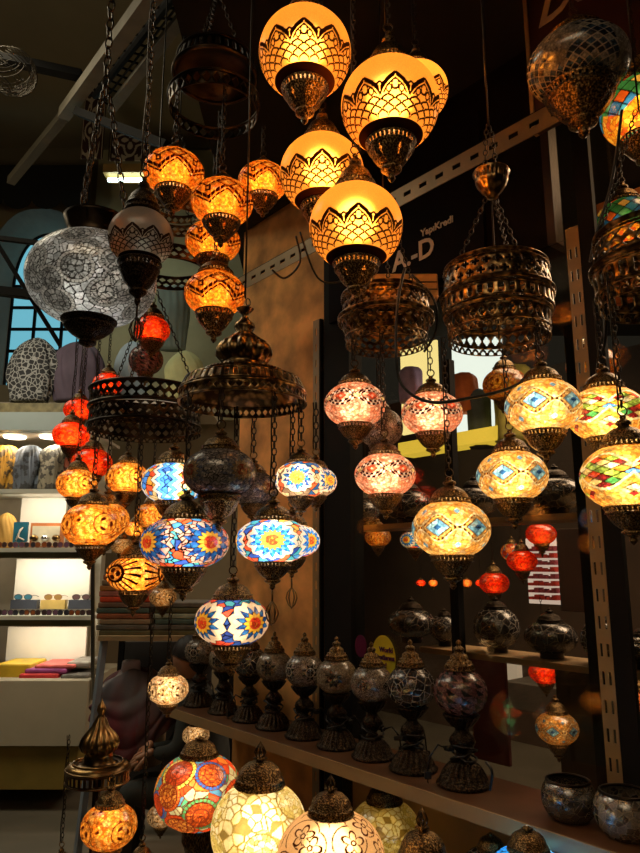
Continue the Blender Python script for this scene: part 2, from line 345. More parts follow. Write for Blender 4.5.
    # big white rosette globe, smoked colour panels
    def rosettes(key, seed, n, rad, ringpal, bgpal, lc, b, mt, ncell=500, grain=.007):
        p = Pat(b, -1.2, 1.2, 420, 170, .85); th, ph = sites(n, b, seed, -.95, 1.0); p.vor(ncell, bgpal, seed, .010, lc, la=.7)
        i, d, a = p.ros([(t, q, rad*(.8+.35*((k*37) % 10)/10)) for k, (t, q) in enumerate(zip(th, ph))]); rp = np.array(ringpal)
        for k in range(n):
            m = (i == k) & (d < 1)
            sel = rp[(k*5+1) % len(rp)]; cen = rp[(k*3+2) % len(rp)] if 'colour' not in key else np.array([(1, .16, .02), (1, .3, .04), (.9, .1, .02), (1, .4, .08)][k % 4])
            p.vor(1500, [tuple(cen), tuple(cen*.7), tuple(np.minimum(cen*1.3, 1))], seed+k, grain, lc, m & (d < .76), .55)
            rg = m & (d >= .76); tk = frac(a*26/(2*PI)) < .2; p.fill(sel, rg); p.lead(rg & tk, lc, .8)
            p.lead(m & ((np.abs(d-.76) < .03)|(np.abs(d-.98) < .03)), lc, .8); p.lead(m & (np.abs(d-.42) < .03), lc, .6); p.lead(m & (d < .07), lc)
            rgi = m & (d > .45) & (d < .74) & (frac(a*16/(2*PI)+.3) < .16); p.lead(rgi, lc, .6)
        globe_spec(key, p, mt)
    WM = glassmat('pale_mosaic', 26, .3, T=.4, R=.1, X=.22, D=.36, bump=.5, coat=.2)
    rosettes('rosette_white', 3, 50, .255, [(.5, .5, .46), (.40, .40, .37), (.6, .58, .52), (.46, .44, .40)], [(.9, .93, .9), (.5, .52, .5), (.95, .95, .93), (.7, .72, .7)], (.06, .06, .055), .72, WM, 900, .009)
    rosettes('rosette_colour', 5, 15, .40, [(1, .12, .02), (.05, .16, .5), (.95, .5, .06), (.12, .4, .12), (1, .2, .03), (.9, .7, .1)], [(.95, .1, .02), (1, .3, .04), (.1, .3, .45), (.8, .8, .4), (.1, .45, .2)], (.35, .06, .02), .80, TM, 260, .01)
    # cream and gold fragments
    p = Pat(.9, -1.15, 1.15, 320, 130, .85); p.vor(420, [(1, .84, .5), (1, .9, .62), (.98, .78, .38), (1, .93, .72)], 41, .014, (.55, .38, .08), la=.6)
    i2, e2 = vor(p.u, p.v, p.b, 420, 41); m = np.random.RandomState(5).rand(420)[i2] < .2; p.fill((.32, .22, .07), m)
    i, d, a = p.ros([(t, q, .34) for t, q in zip(*sites(9, .9, 44, -.7, .9))]); rg = d < 1; p.vor(1400, [(1, .8, .4), (.75, .6, .2), (1, .9, .6)], 45, .006, (.35, .26, .06), rg, .7); p.lead(np.abs(d-1) < .04, (.5, .38, .1), .7)
    globe_spec('cream_gold', p, TM)
    # brown scrolling flowers on cream glass
    p = Pat(.8, -1.15, 1.15, 380, 160, .9); p.fill((1, .72, .42)); th, ph = sites(30, .8, 51, -.9, 1.15)
    i, d, a = p.ros([(t, q, .27) for t, q in zip(th, ph)]); lc = (.14, .035, .01); w = np.abs(np.cos(a*2.5+i))
    p.lead(np.abs(d-(.35+.45*w)) < .085, lc); p.lead(np.abs(d-.16) < .05, lc); p.lead((np.abs(frac(a*5/(2*PI))-.5) < .04) & (d > .2) & (d < .34), lc)
    sp = np.abs(frac(d*1.4-a/(2*PI))-.5) < .06; p.lead(sp & (d > .84), lc); globe_spec('brown_flower', p, FR)
    # orange speckled
    def speck(key, base, dots, seed, b=.76, nd=70):
        p = Pat(b, -1.1, 1.1, 260, 100, .9); p.vor(800, base, seed, .005, (.3, .07, .01), la=.3)
        i, e = vor(p.u, p.v, p.b, 150, seed+1); th, ph = sites(150, p.b, seed+1); dd = np.sqrt(((pos3(p.u, p.v, p.b)-pos3(th, ph, p.b)[i])**2).sum(-1)); sel = np.random.RandomState(seed).rand(150)[i] < .42
        p.lead(sel & (dd < .055), dots, .9)
        i, d, a = p.ros([(2*PI*(k+.5)/4, 0, .42) for k in range(4)]); p.fill(base[1], d < 1); p.lead(np.abs(d-.97) < .04, dots, .6); w = np.abs(np.cos(a*1.5)); p.lead((np.abs(d-.5) < .26*w-.12), dots, .9)
        globe_spec(key, p, GM)
    ob = [(1, .38, .05), (1, .48, .08), (.9, .28, .03), (1, .6, .16)]
    speck('speck_orange', ob, (.22, .03, .01), 61); speck('speck_cream', [(1, .66, .34), (1, .74, .44), (.9, .52, .22), (1, .8, .55)], (.12, .06, .02), 64, .72)
    p = Pat(.62, -1.1, 1.1, 280, 100, .8); p.vor(800, ob, 66, .005, (.3, .07, .01), la=.3); i, d, a = p.ros([(2*PI*k/3, .05, 1.0) for k in range(3)])
    p.lead((frac(a*16/(2*PI)+d*.5) < .34) & (d > .4) & (d < 1), (.04, .01, .004)); p.lead((np.abs(d-.36) < .06), (.04, .01, .004)); p.lead((np.abs(d-.17) < .16*np.abs(np.cos(a*1.5))-.05), (.1, .02, .01))
    globe_spec('stripe_orange', p, GM)
    p = Pat(.72, -1.1, 1.1, 160, 60, .9); p.vor(420, [(1, .06, .008), (1, .1, .01), (.95, .04, .005), (1, .16, .02)], 71, .008, (.5, .02, .005), la=.3); globe_spec('red_crackle', p, GM)
    p = Pat(.7, -1.1, 1.1, 160, 60, .9); p.vor(300, [(.03, .25, .6), (.05, .45, .8), (.3, .7, .9), (.02, .12, .4)], 73, .012); globe_spec('blue_crackle', p, TM)
    p = Pat(.62, -1.1, 1.1, 280, 110, .85); p.vor(500, [(.45, .43, .38), (.32, .3, .27), (.55, .52, .46)], 75, .006, (.15, .13, .1), la=.6)
    u, v = p.u, p.v; a = u*26/(2*PI)+v*4.4; b2 = u*26/(2*PI)-v*4.4; ia = np.floor(a).astype(int); ib = np.floor(b2).astype(int); t = (frac(u*4/(2*PI))-.5)*2*PI/4
    m = np.abs(t)/.62+np.abs(v-.1)/1.1 > .85; h = (ia*5+ib*3) % 4; pal = np.array([(.02, .05, .12), (.06, .14, .24), (.5, .48, .42), (.01, .02, .05)]); e = np.minimum(np.minimum(frac(a), 1-frac(a)), np.minimum(frac(b2), 1-frac(b2)))
    p.fill(pal[h], m); p.lead(m & (e < .07), (.42, .36, .28)); globe_spec('navy_lattice', p, UM)
    p = Pat(.85, -1.1, 1.1, 260, 110, .9); p.vor(700, [(1, .5, .04), (.9, .15, .02), (1, .66, .08), (.9, .35, .02)], 77, .007, (.4, .1, .01), la=.4); u, v = p.u, p.v
    a = u*14/(2*PI)+v*2.2; b2 = u*14/(2*PI)-v*2.2; ia = np.floor(a).astype(int); ib = np.floor(b2).astype(int); h = (ia*5+ib*3+ia*ib) % 6; pal = np.array([(.03, .2, .6), (.03, .2, .6), (.8, .15, .02), (.05, .3, .1), (1, .7, .15), (.05, .35, .7)])
    m = v > -.35+.18*tri(u*6/(2*PI)); p.fill(pal[h], m); e = np.minimum(np.minimum(frac(a), 1-frac(a)), np.minimum(frac(b2), 1-frac(b2))); p.lead(m & (e < .05)); globe_spec('rainbow_lattice', p, TM)
defglobes()
LITK = .27
# ------------------------------------------------------------ lamp hardware (unit = radius of the globe's opening)
def hw(prof, seg=96, holes=None, name='cap', m=BR):
    if prof is CAP or prof is CUP:   # a row of pierced slots round the collar
        h0 = holes; holes = lambda i, k: (i in (4, 5) and k % 3 == 0) or (h0 is not None and h0(i, k))
    b = MB().lathe(prof, seg, holes=holes); return mesh(name, b.V, b.F, m, True)
CAP = [(1.0, -.05), (1.12, 0), (1.15, .05), (1.10, .08), (1.10, .085), (1.07, .16), (1.04, .24), (1.09, .25), (1.1, .29), (1.0, .33), (.97, .40), (.90, .58), (.76, .78), (.56, .94), (.36, 1.04), (.26, 1.10), (.24, 1.15), (.34, 1.19), (.36, 1.26), (.33, 1.35), (.18, 1.45), (.13, 1.52), (.17, 1.58), (.12, 1.66), (.0001, 1.70)]
CUP = [(1.0, .05), (1.12, 0), (1.15, -.05), (1.08, -.08), (1.08, -.085), (1.04, -.17), (1.02, -.26), (1.06, -.27), (1.06, -.32), (.98, -.36), (.94, -.46, .015, 12), (.88, -.56, .02, 12), (.80, -.68, .03, 12), (.68, -.84, .03, 12), (.52, -1.0), (.40, -1.08), (.38, -1.12), (.47, -1.17), (.46, -1.24), (.36, -1.32), (.2, -1.40), (.14, -1.5), (.18, -1.58), (.14, -1.66), (.05, -1.76), (.0001, -1.8)]
def starh(i, k): return i in (11, 12) and (k+4) % 16 in ((0, 1, 2) if i == 11 else (1,))
def starm(i, k): return (i == 10 and (k+4) % 16 == 1) or (i == 11 and (k+4) % 16 in (0, 1, 2)) or (i == 12 and (k+4) % 16 == 1)
TCAP = [(1.0, -.05), (1.14, 0), (1.16, .06), (1.08, .10), (1.08, .11, .06, 20), (1.0, .3, .07, 20), (1.03, .32), (1.0, .37), (.85, .42, .08, 16), (.84, .56, .08, 16), (.7, .62), (.66, .66, .08, 12), (.62, .9, .08, 12), (.5, 1.0), (.38, 1.06), (.34, 1.2), (.42, 1.28), (.38, 1.42), (.2, 1.52), (.13, 1.6), (.2, 1.68), (.2, 1.78), (.12, 1.9), (.0001, 1.98)]
TULIP = [(.12, 1.5), (.12, 1.62), (.3, 1.66), (.1, 1.72), (.12, 1.8)]
DOMECAP = [(1.0, -.05), (1.16, 0), (1.2, .06), (1.12, .1), (1.12, .12, .04, 32), (1.08, .28, .04, 32), (1.12, .3), (1.08, .36), (1.03, .40), (.98, .6, .02, 10), (.86, .82, .03, 10), (.66, 1.0, .03, 10), (.4, 1.12), (.2, 1.17), (.16, 1.22), (.34, 1.28), (.16, 1.34), (.1, 1.45)]
MEM = {}
def M_(key, f):
    if key not in MEM: MEM[key] = f()
    return MEM[key]
def linkm(b, c, up, side, l, r):
    """one oval chain link centred on c"""
    pts = []
    for k in range(8):
        t = 2*PI*k/8; pts.append(c+up*math.cos(t)*l*.62+side*math.sin(t)*l*.34)
    b.tube(pts, r, 4, close=True)
def chain_mesh(a, b_, l=.0135, r=.0014, cable=False, name='chain', m=CHN):
    a = Vector(a); b_ = Vector(b_); d = b_-a; n = max(2, int(d.length/l)); u = d.normalized(); s = u.cross(Vector((.2, 1, .1))).normalized(); t = u.cross(s); B = MB()
    for i in range(n): linkm(B, a+d*((i+.5)/n), u, s if i % 2 else t, d.length/n, r)
    if cable:
        q = s*.006; B.tube([a+q+d*k/6+t*(.004*math.sin(k*2.2)) for k in range(7)], .0016, 5)
    return mesh(name, B.V, B.F, m, True)
RECH = {}
def lamp(key, c, D, label, chain=None, stand=None, lit=1., col=(1, .62, .28), cap=CAP, cup=CUP, cs=(1., 1.), us=(1., 1.), stars=False, group=None, cat='hanging lamp', mt=BR, mtop=None, tulip=False, loop=True, name='mosaic_lamp', tip=False, lz=0., pr=.045, cable=True, rz=0.):
    me, b, pb, pt, rb, rt = GLOBES[key]; R = D/2
    zb = b*math.sin(pb)*R; zt = b*math.sin(pt)*R; kb = rb*R*.97; kt = rt*R*.97; kt *= cs[0]; kb_ = kb*us[0]
    if stand is not None: us = (us[0], ((c[2]+zb)-stand)/(-cup[-1][1]*kb_))
    low = zb+(cup[-1][1]*kb_*us[1] if cup else 0)
    root = empty(name, Vector(c)+Vector((0, 0, low)), label, cat, group)
    g = obj('globe', me, root, (0, 0, -low), (0, 0, math.radians(rz)), R)
    top = zt
    if cap:
        o = obj('top_cap', M_(('cap', id(cap), (mtop or mt).name), lambda: hw(cap, 96, None, 'top_cap', mtop or mt)), root, (0, 0, zt-low), None, (kt, kt, kt*cs[1])); top = zt+cap[-1][1]*kt*cs[1]
    if cup:
        obj('bottom_cup', M_(('cup', id(cup), stars, mt.name), lambda: hw(cup, 96, starm if stars else None, 'bottom_cup', mt)), root, (0, 0, zb-low), None, (kb_, kb_, kb_*us[1]))
    if tulip:
        B = MB(); k = kt*cs[1]
        for i in range(4):
            t = PI*i/4
            for s in (1, -1): B.tube([(s*math.cos(t)*kt*w, s*math.sin(t)*kt*w, k*z) for w, z in ((.04, 0), (.2, .14), (.26, .32), (.17, .52), (.02, .74))], kt*.035, 5)
        B.sphere((0, 0, k*.3), kt*.09); B.sphere((0, 0, k*.76), kt*.05); B.build('tulip_finial', mt, root, True, loc=(0, 0, top-low-.01)); top += k*.7
    if tip:   # wire teardrop under the cup
        B = MB(); B.tube([(0, 0, 0), (0, 0, -.02)], .002)
        for i in range(3):
            t = PI*i/3
            B.tube([(math.cos(t)*w*s, math.sin(t)*w*s, -z) for s in (1,) for w, z in ((0, .018), (.009, .03), (.012, .042), (.007, .056), (0, .064), (-.007, .056), (-.012, .042), (-.009, .03))], .0014, 5, True)
        B.build('wire_drop', mt, root, True, loc=(0, 0, 0))
    if loop and cap and not tulip and chain:
        B = MB(); l = .005+R*.05; B.tube([(math.sin(2*PI*k/12)*l, 0, top-low+l*.8-math.cos(2*PI*k/12)*l) for k in range(12)], .0016, 5, True); B.build('hanging_ring', mt, root, True); top += l*1.6
    if chain:
        obj('chain', chain_mesh((0, 0, top-low), (0, 0, chain-c[2]-low), cable=cable), root)
    if lit:
        lit = lit*LITK
        ld = bpy.data.lights.new('bulb', 'POINT'); ld.energy = lit; ld.color = col; ld.shadow_soft_size = pr*R/.1; lo = bpy.data.objects.new('bulb', ld); link(lo, root); lo.location = (0, 0, lz*R-low)
    return root
def lampz(key, px, py, w, D, label, **k):
    z = F*D/w; c = P(px, py, z)
    if k.get('chain') and k['chain'] < 0: k['chain'] = c[2]-k['chain']     # negative: that much above the globe centre
    return lamp(key, c, D, label, **k)
def onring(px, py, w, ctr, r, side, z0, z1):
    best = None
    for i in range(200):
        z = z0+(z1-z0)*i/199; p = P(px, py, z); e = abs(math.hypot(p.x-ctr.x, p.y-ctr.y)-r)
        if side == 'near' and p.y > ctr.y+.02: e += 1
        if side == 'far' and p.y < ctr.y-.02: e += 1
        if best is None or e < best[0]: best = (e, z)
    return best[1]
# ------------------------------------------------------------ pierced chandelier crowns
def pierced(r0, z0, r1, z1, n, rows, kind, m, name='pierced_band', bulge=0., th=.0016):
    cu = 8; cv = 8; NU = n*cu; NV = rows*cv; V = []; Fc = []
    for j in range(NV+1):
        t = j/NV; r = r0+(r1-r0)*t+bulge*math.sin(PI*t); z = z0+(z1-z0)*t
        for i in range(NU):
            a = 2*PI*i/NU; V.append((r*math.cos(a), r*math.sin(a), z))
    for j in range(NV):
        row = j//cv; b = ((j % cv)+.5)/cv*2-1
        for i in range(NU):
            ii = i+(cu//2 if (kind in ('lattice', 'star') and row % 2) else 0); a = ((ii % cu)+.5)/cu*2-1; h = False
            if kind in ('lattice',): h = abs(a)**1.3+abs(b)**1.3 < .66
            elif kind == 'star': h = (abs(a) < .28 and abs(b) < .78) or (abs(b) < .28 and abs(a) < .78)
            elif kind == 'slot': h = abs(a) < .5 and abs(b) < .74
            elif kind == 'scallop': q = math.hypot(a, (b-.9)*.55); h = q > 1.02 or (q < .62 and b < .7)
            elif kind == 'gothic': h = abs(a) < .62*(1-max(0, b)) and b > -.7
            if not h: Fc.append((j*NU+i, j*NU+(i+1) % NU, (j+1)*NU+(i+1) % NU, (j+1)*NU+i))
    return mesh(name, V, Fc, m, True)
def band(root, *a, **k):
    th = k.pop('th', .0018); o = obj('pierced_band', pierced(*a, **k), root); s = o.modifiers.new('s', 'SOLIDIFY'); s.thickness = th; s.offset = 0
    return o
def rim(root, r, z, t, m, h=1., name='rim', n=72, flute=0):
    B = MB(); pr = [(r+t*math.cos(q), z+t*h*math.sin(q), flute and .012, 60) if flute else (r+t*math.cos(q), z+t*h*math.sin(q)) for q in [2*PI*i/10 for i in range(11)]]
    B.lathe(pr, 240 if flute else n); return B.build(name, m, root, True)
def crown(label, c, tiers, group=None, cat='chandelier crown', m=BRC, up=None, hub=.2, nch=3, name='chandelier_crown', extra=None, chz=0.):
    root = empty(name, c, label, cat, group)
    for t in tiers:
        if t[0] == 'rim': rim(root, *t[1:4], m, *t[4:])
        elif t[0] == 'band': band(root, *t[1:8], m)
        elif t[0] == 'lathe':
            B = MB().lathe(t[2], t[3] if len(t) > 3 else 96); B.build(t[1], m, root, True)
    if up:   # chains from the rim up to one hook
        r, z, H = up; r = r-.001
        for k in range(nch):
            a = 2*PI*k/nch+.5
            obj('chain', chain_mesh((r*math.cos(a), r*math.sin(a), z), (0.006*math.cos(a), .006*math.sin(a), z+hub), .013, .0014), root)
        if H: MB().tube([(0, 0, z+hub), (0, 0, (z+hub+H-c[2])/2), (0, 0, H-c[2])], .0022, 6).build('suspension_wire', CHN, root, True)
    return root
# ============================================================ the lamps
TOPZ = 3.32
am = dict(lit=3.2, col=(1, .58, .22), stars=True, us=(1.02, 1.12), cs=(1.0, 1.35), group='amber frosted lamps with lotus pattern', chain=TOPZ, pr=.035, lz=.12)
lampz('lotus_amber', 305, 54, 92, .20, 'lit amber frosted hanging globe with lotus pattern, highest of the amber ones', **am)
lampz('lotus_amber', 390, 106, 98, .20, 'largest lit amber lotus globe, hanging in front of another amber globe', **am)
lampz('lotus_amber', 417, 92, 62, .155, 'lit amber lotus globe mostly hidden behind the largest amber globe', **am)
lampz('lotus_amber', 322, 174, 84, .20, 'lit amber lotus globe, lower left behind the lowest amber one', **am)
lampz('lotus_amber', 356, 227, 93, .20, 'lowest lit amber lotus globe, hanging above the small gilded crown', **am)
lampz('lotus_cream', 141, 238, 64, .115, 'unlit cream frosted globe with dark lotus pattern beside the big white globe', lit=0, chain=-.62, cs=(1.25, 1.5), us=(1.35, 1.35), mt=BRD, tip=True)
# orange zigzag cluster
zz = dict(lit=2.0, col=(1, .5, .16), stars=True, group='orange zigzag mosaic lamps', us=(1.12, .95), cs=(.8, .8), chain=2.86)
lampz('zigzag', 174, 173, 60, .165, 'orange zigzag mosaic lamp at the left of its cluster, beside the dark cable tray', **zz)
lampz('zigzag', 222, 203, 62, .165, 'orange zigzag mosaic lamp with three bright cup holes, middle of its cluster', **zz)
lampz('zigzag', 263, 182, 50, .15, 'orange zigzag mosaic lamp at the right, next to the amber globes', **zz)
lampz('zigzag', 213, 242, 55, .175, 'orange zigzag mosaic lamp half hidden behind two others of its cluster', **{**zz, 'chain': 2.86})
lampz('zigzag', 215, 294, 61, .17, 'lowest orange zigzag mosaic lamp, just above the bell topped crown', **{**zz, 'chain': 2.86, 'cs': (1.1, .8), 'us': (1.15, 1.05)})
# big white rosette globe with a dark collar
c = P(92, 280, 1.42)
w = lamp('rosette_white', c, .263, 'big pale globe of white rosette mosaic with dark metal collar', lit=1.6, col=(1, .95, .85), cap=None, cup=[(1, .04), (1.12, 0), (1.14, -.06), (1.0, -.14), (.9, -.2), (1.02, -.26), (.98, -.36), (.7, -.62), (.44, -.78), (.3, -.84), (.36, -.92), (.34, -1.05), (.15, -1.15), (.0001, -1.2)], us=(.92, 1.), mt=BRD)
zt = GLOBES['rosette_white'][1]*math.sin(1.2)*.1315
col_ = MB().lathe([(.050, -.004), (.056, 0), (.052, .008), (.056, .02), (.064, .042), (.066, .048), (.060, .05), (.052, .018)], 80, holes=lambda i, k: i == 3 and k % 10 in (0,)).build('collar', BRD, w, True, loc=(0, 0, c.z-w.location.z+zt))
for k in range(3):
    a = 2*PI*k/3+.4; z0 = c.z-w.location.z+zt+.048
    obj('chain', chain_mesh((.064*math.cos(a), .064*math.sin(a), z0), (.01*math.cos(a), .01*math.sin(a), z0+.30), .02, .002), w)
obj('chain', chain_mesh((0, 0, z0+.3), (0, 0, TOPZ-w.location.z), .024, .0024), w)
# big unlit and rainbow globes, upper right
lampz('navy_lattice', 578, 66, 98, .22, 'large unlit mosaic globe with navy diamonds beside the dark shop sign', lit=0, chain=TOPZ, cs=(1.1, .7), us=(1.25, 1.0))
lampz('rainbow_lattice', 641, 112, 77, .19, 'lit rainbow mosaic globe with blue lattice, cut by the right edge', lit=1.6, chain=TOPZ, cs=(1.1, .8), us=(1.1, 1.))
# crown with bell top and the flower mosaic lamps on it
cz = 1.5
BC = P(243, 397, cz); BRr = .138
crown('bronze crown with tall bell top above the flower mosaic lamps', BC, [
    ('lathe', 'bell_top', [(.020, .205), (.014, .198), (.006, .19), (.012, .178), (.022, .168), (.024, .160), (.018, .150, .03, 12), (.030, .138, .04, 12), (.052, .122, .05, 16), (.060, .106, .06, 16), (.060, .094, .06, 16), (.052, .082, .04, 16), (.046, .076), (.052, .070), (.052, .060), (.060, .056), (.064, .053)], 96),
    ('lathe', 'dome', [(.055, .056), (.075, .054), (.098, .046), (.118, .032), (.131, .014), (.137, .004)], 96),
    ('band', .127, .036, .1395, .010, 46, 1, 'slot'), ('rim', .138, .006, .0035), ('band', .138, .004, .139, -.014, 56, 1, 'lattice'), ('rim', .139, -.016, .0028), ('rim', .090, .052, .003, 1., 'rim', 72, 1)], up=(.012, .2, TOPZ), hub=.03, nch=1)
def rl(key, px, py, w, label, side='near', ctr=BC, r=BRr, z0=1.1, z1=2.2, **k):
    z = onring(px, py, w, ctr, r, side, z0, z1); c = P(px, py, z); D = w/F*z; k.setdefault('chain', ctr.z-.012)
    return lamp(key, c, D, label, **k)
fl = dict(group='flower mosaic lamps under the bell topped crown', cs=(1.0, .8), us=(.95, .9))
rl('flower_navy', 185, 543, 88, 'wide lit mosaic lamp with red flowers on navy, hanging at the left of the crown', lit=1.15, col=(1, .85, .7), **fl)
rl('flower_blue', 273, 541, 74, 'bright blue mosaic lamp with orange sunflower, in front of the warm wall', lit=1.3, col=(1, .93, .82), tip=True, rz=-42, **fl)
rl('flower_blue', 292, 541, 56, 'blue mosaic lamp mostly hidden behind the bright sunflower lamp', 'far', lit=1.1, col=(1, .9, .8), tip=True, **fl)
rl('flower_yellow', 301, 480, 52, 'lit mosaic lamp with yellow sunflower, right of the crown', lit=1.1, col=(1, .85, .65), rz=-52, **fl)
rl('flower_yellow', 316, 482, 42, 'lit flower lamp peeking out behind the yellow sunflower lamp', 'far', lit=.9, col=(1, .85, .65), **fl)
rl('dark_flower', 220, 473, 73, 'unlit grey and black flower mosaic lamp under the crown', lit=0, **{**fl, 'us': (1.1, 1.1)})
rl('dark_flower', 253, 489, 50, 'smaller unlit flower mosaic lamp behind the grey and black one', 'far', lit=0, **fl)
lamp('flower_cream', P(232, 621, 1.5), .163, 'lit cream mosaic lamp with red and navy flowers, lowest under the crown', chain=BC.z-.0, lit=.9, col=(1, .8, .55), group=fl['group'], cs=(1, .8), us=(1, .95))
# pierced double ring and the orange speckled lamps
RC = P(146, 412, 1.9); RR = .153
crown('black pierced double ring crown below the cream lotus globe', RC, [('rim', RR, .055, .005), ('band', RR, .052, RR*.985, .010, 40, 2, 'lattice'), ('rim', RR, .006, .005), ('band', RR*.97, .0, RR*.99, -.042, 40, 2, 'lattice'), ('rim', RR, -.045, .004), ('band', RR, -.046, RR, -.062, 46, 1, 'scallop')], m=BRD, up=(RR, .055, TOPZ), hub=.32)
orr = dict(ctr=RC, r=RR, z0=1.5, z1=2.4, chain=RC.z-.05, us=(1, 1.), cs=(1, .85), col=(1, .6, .25))
orr['group'] = 'orange speckled lamps on the double ring'
rl('wave_blue', 173, 483, 62, 'lit mosaic lamp of blue waves and red pieces, behind the unlit flower lamp', **{**orr, 'lit': 1.5, 'col': (1, .92, .8), 'group': fl['group']})
rl('speck_orange', 92, 525, 58, 'lit orange speckled lamp, front of the left cluster, lower than its neighbour', lit=1.7, **orr)
rl('speck_orange', 106, 520, 46, 'lit orange speckled lamp directly behind the front one of the left cluster', 'far', lit=1.2, **orr)
rl('speck_orange', 127, 478, 42, 'lit orange speckled lamp hanging right under the double ring', 'far', lit=1.4, **orr)
rl('stripe_orange', 135, 574, 56, 'lit orange lamp with black swirling stripes above the textile stack', lit=1.6, **{**orr, 'group': None})
lampz('speck_orange', 77, 484, 40, .14, 'lit orange speckled lamp at the left, right below the red ones', lit=1.6, chain=-.5, col=(1, .6, .25), group='orange speckled lamps on the double ring')
o5 = dict(col=(1, .6, .25), group='small orange lamps behind the front cluster', chain=-.55)
lampz('speck_orange', 152, 516, 34, .14, 'small lit orange lamp between the striped and the navy flower lamp', lit=.8, **o5)
lampz('speck_orange', 135, 529, 20, .10, 'tiny yellow lit lamp behind the hanging chains at the left', lit=.8, **o5)
lampz('speck_cream', 122, 546, 22, .11, 'tiny pale lamp just above the striped orange lamp', lit=.15, **o5)
lampz('speck_cream', 163, 597, 27, .13, 'dim pale round lamp hanging beside the textile stack', lit=.2, **o5)
rd = dict(col=(1, .4, .2), group='red crackled lamps at the left', chain=-.6)
lampz('red_crackle', 71, 435, 36, .14, 'bright red crackled lamp, leftmost of the red ones', lit=1.9, **rd)
lampz('red_crackle', 79, 410, 30, .14, 'red crackled lamp partly behind the leftmost red lamp', lit=1.1, **rd)
lampz('red_crackle', 92, 463, 40, .15, 'red crackled lamp behind the orange speckled lamp', lit=1.0, **rd)
lampz('red_crackle', 108, 384, 30, .14, 'red crackled lamp behind the double ring crown', lit=1.0, **rd)
lampz('red_crackle', 152, 330, 36, .14, 'red lamp behind the tip of the cream lotus globe', lit=.9, cs=(1.25, 1), us=(1.3, .9), **rd)
lampz('dark_pink', 146, 360, 34, .14, 'dim wine red lattice lamp below the red lamp', lit=.15, col=(1, .4, .2), chain=-.4)
# pink diamond lamps on the gilded crown
GC = P(386, 330, 1.72); GR = .118
crown('gilded pierced crown beneath the lowest amber globe', GC, [('rim', GR*.93, .088, .004), ('rim', GR*.93, .078, .003, 1, 'rim', 72, 1), ('band', GR*.90, .076, GR*.94, .036, 30, 2, 'star'), ('rim', GR*1.0, .030, .005), ('rim', GR*1.0, .020, .003, 1, 'rim', 72, 1), ('band', GR*.96, .018, GR*.86, -.020, 30, 2, 'lattice'), ('rim', GR*.86, -.022, .003), ('band', GR*.86, -.024, GR*.86, -.042, 34, 1, 'scallop')], m=BRC, up=(GR*.9, .085, TOPZ), hub=.3)
pk = dict(ctr=GC, r=GR*.86, z0=1.4, z1=2.1, lit=1.7, col=(1, .72, .5), chain=GC.z-.03, group='pink diamond mosaic lamps', cs=(1.0, .8), us=(1.05, .9), mt=BR)
rl('pink_diamond', 355, 405, 62, 'lit pink and black diamond mosaic lamp at the left under the gilded crown', **pk)
rl('pink_diamond', 432, 414, 61, 'lit pink and black diamond mosaic lamp at the right, crossed by a black cable', **pk)
rl('pink_diamond', 385, 475, 61, 'lit pink and black diamond mosaic lamp hanging lowest of the pink ones', **pk)
rl('dark_diamond', 380, 428, 46, 'unlit diamond mosaic lamp behind the pink ones', 'far', **{**pk, 'lit': 0, 'group': None})
# yellow lamps with blue diamonds on the large crown
YC = P(498, 318, 1.55); YR = .125
crown('large blackened crown with gilded pierced bands above the yellow lamps', YC, [('rim', YR*.92, .118, .004), ('rim', YR*.93, .108, .003, 1, 'rim', 72, 1), ('band', YR*.92, .106, YR*.98, .058, 30, 2, 'star'), ('rim', YR*1.0, .052, .005), ('rim', YR*.99, .042, .003, 1, 'rim', 72, 1), ('band', YR*.98, .040, YR*.99, .010, 34, 1, 'gothic'), ('rim', YR*.95, .004, .004), ('band', YR*.92, -.002, YR*.90, -.034, 34, 1, 'lattice'), ('rim', YR*.9, -.036, .003), ('band', YR*.9, -.038, YR*.9, -.056, 36, 1, 'scallop')], m=BRC, up=(YR*.9, .115, 2.05), hub=.2)
e = P(491, 172, 1.55)
crown('small ribbed brass ceiling cup holding the chains of the large crown', e, [('lathe', 'cup', [(.040, .0), (.042, -.004), (.037, -.010), (.037, -.011, .04, 24), (.035, -.022, .04, 24), (.036, -.026), (.032, -.034, .03, 12), (.022, -.050, .03, 12), (.014, -.058), (.012, -.064), (.0001, -.066)], 96)], cat='ceiling cup', name='ceiling_cup', up=(.02, -.002, TOPZ), hub=.12, nch=2)
yl = dict(ctr=YC, r=YR*.86, z0=1.2, z1=1.8, lit=2.2, col=(1, .74, .42), chain=YC.z-.04, group='yellow lamps with blue diamonds', cs=(1.0, .85), us=(1.05, .95))
rl('blue_diamond', 451, 529, 78, 'lit yellow mosaic lamp with blue diamonds, lowest and largest of its kind', **yl)
rl('blue_diamond', 512, 476, 70, 'lit yellow mosaic lamp with blue diamonds, in the middle above the shelf lamps', 'far', **yl)
rl('blue_diamond', 543, 407, 75, 'lit yellow mosaic lamp with blue diamonds, highest, right under the large crown', **yl)
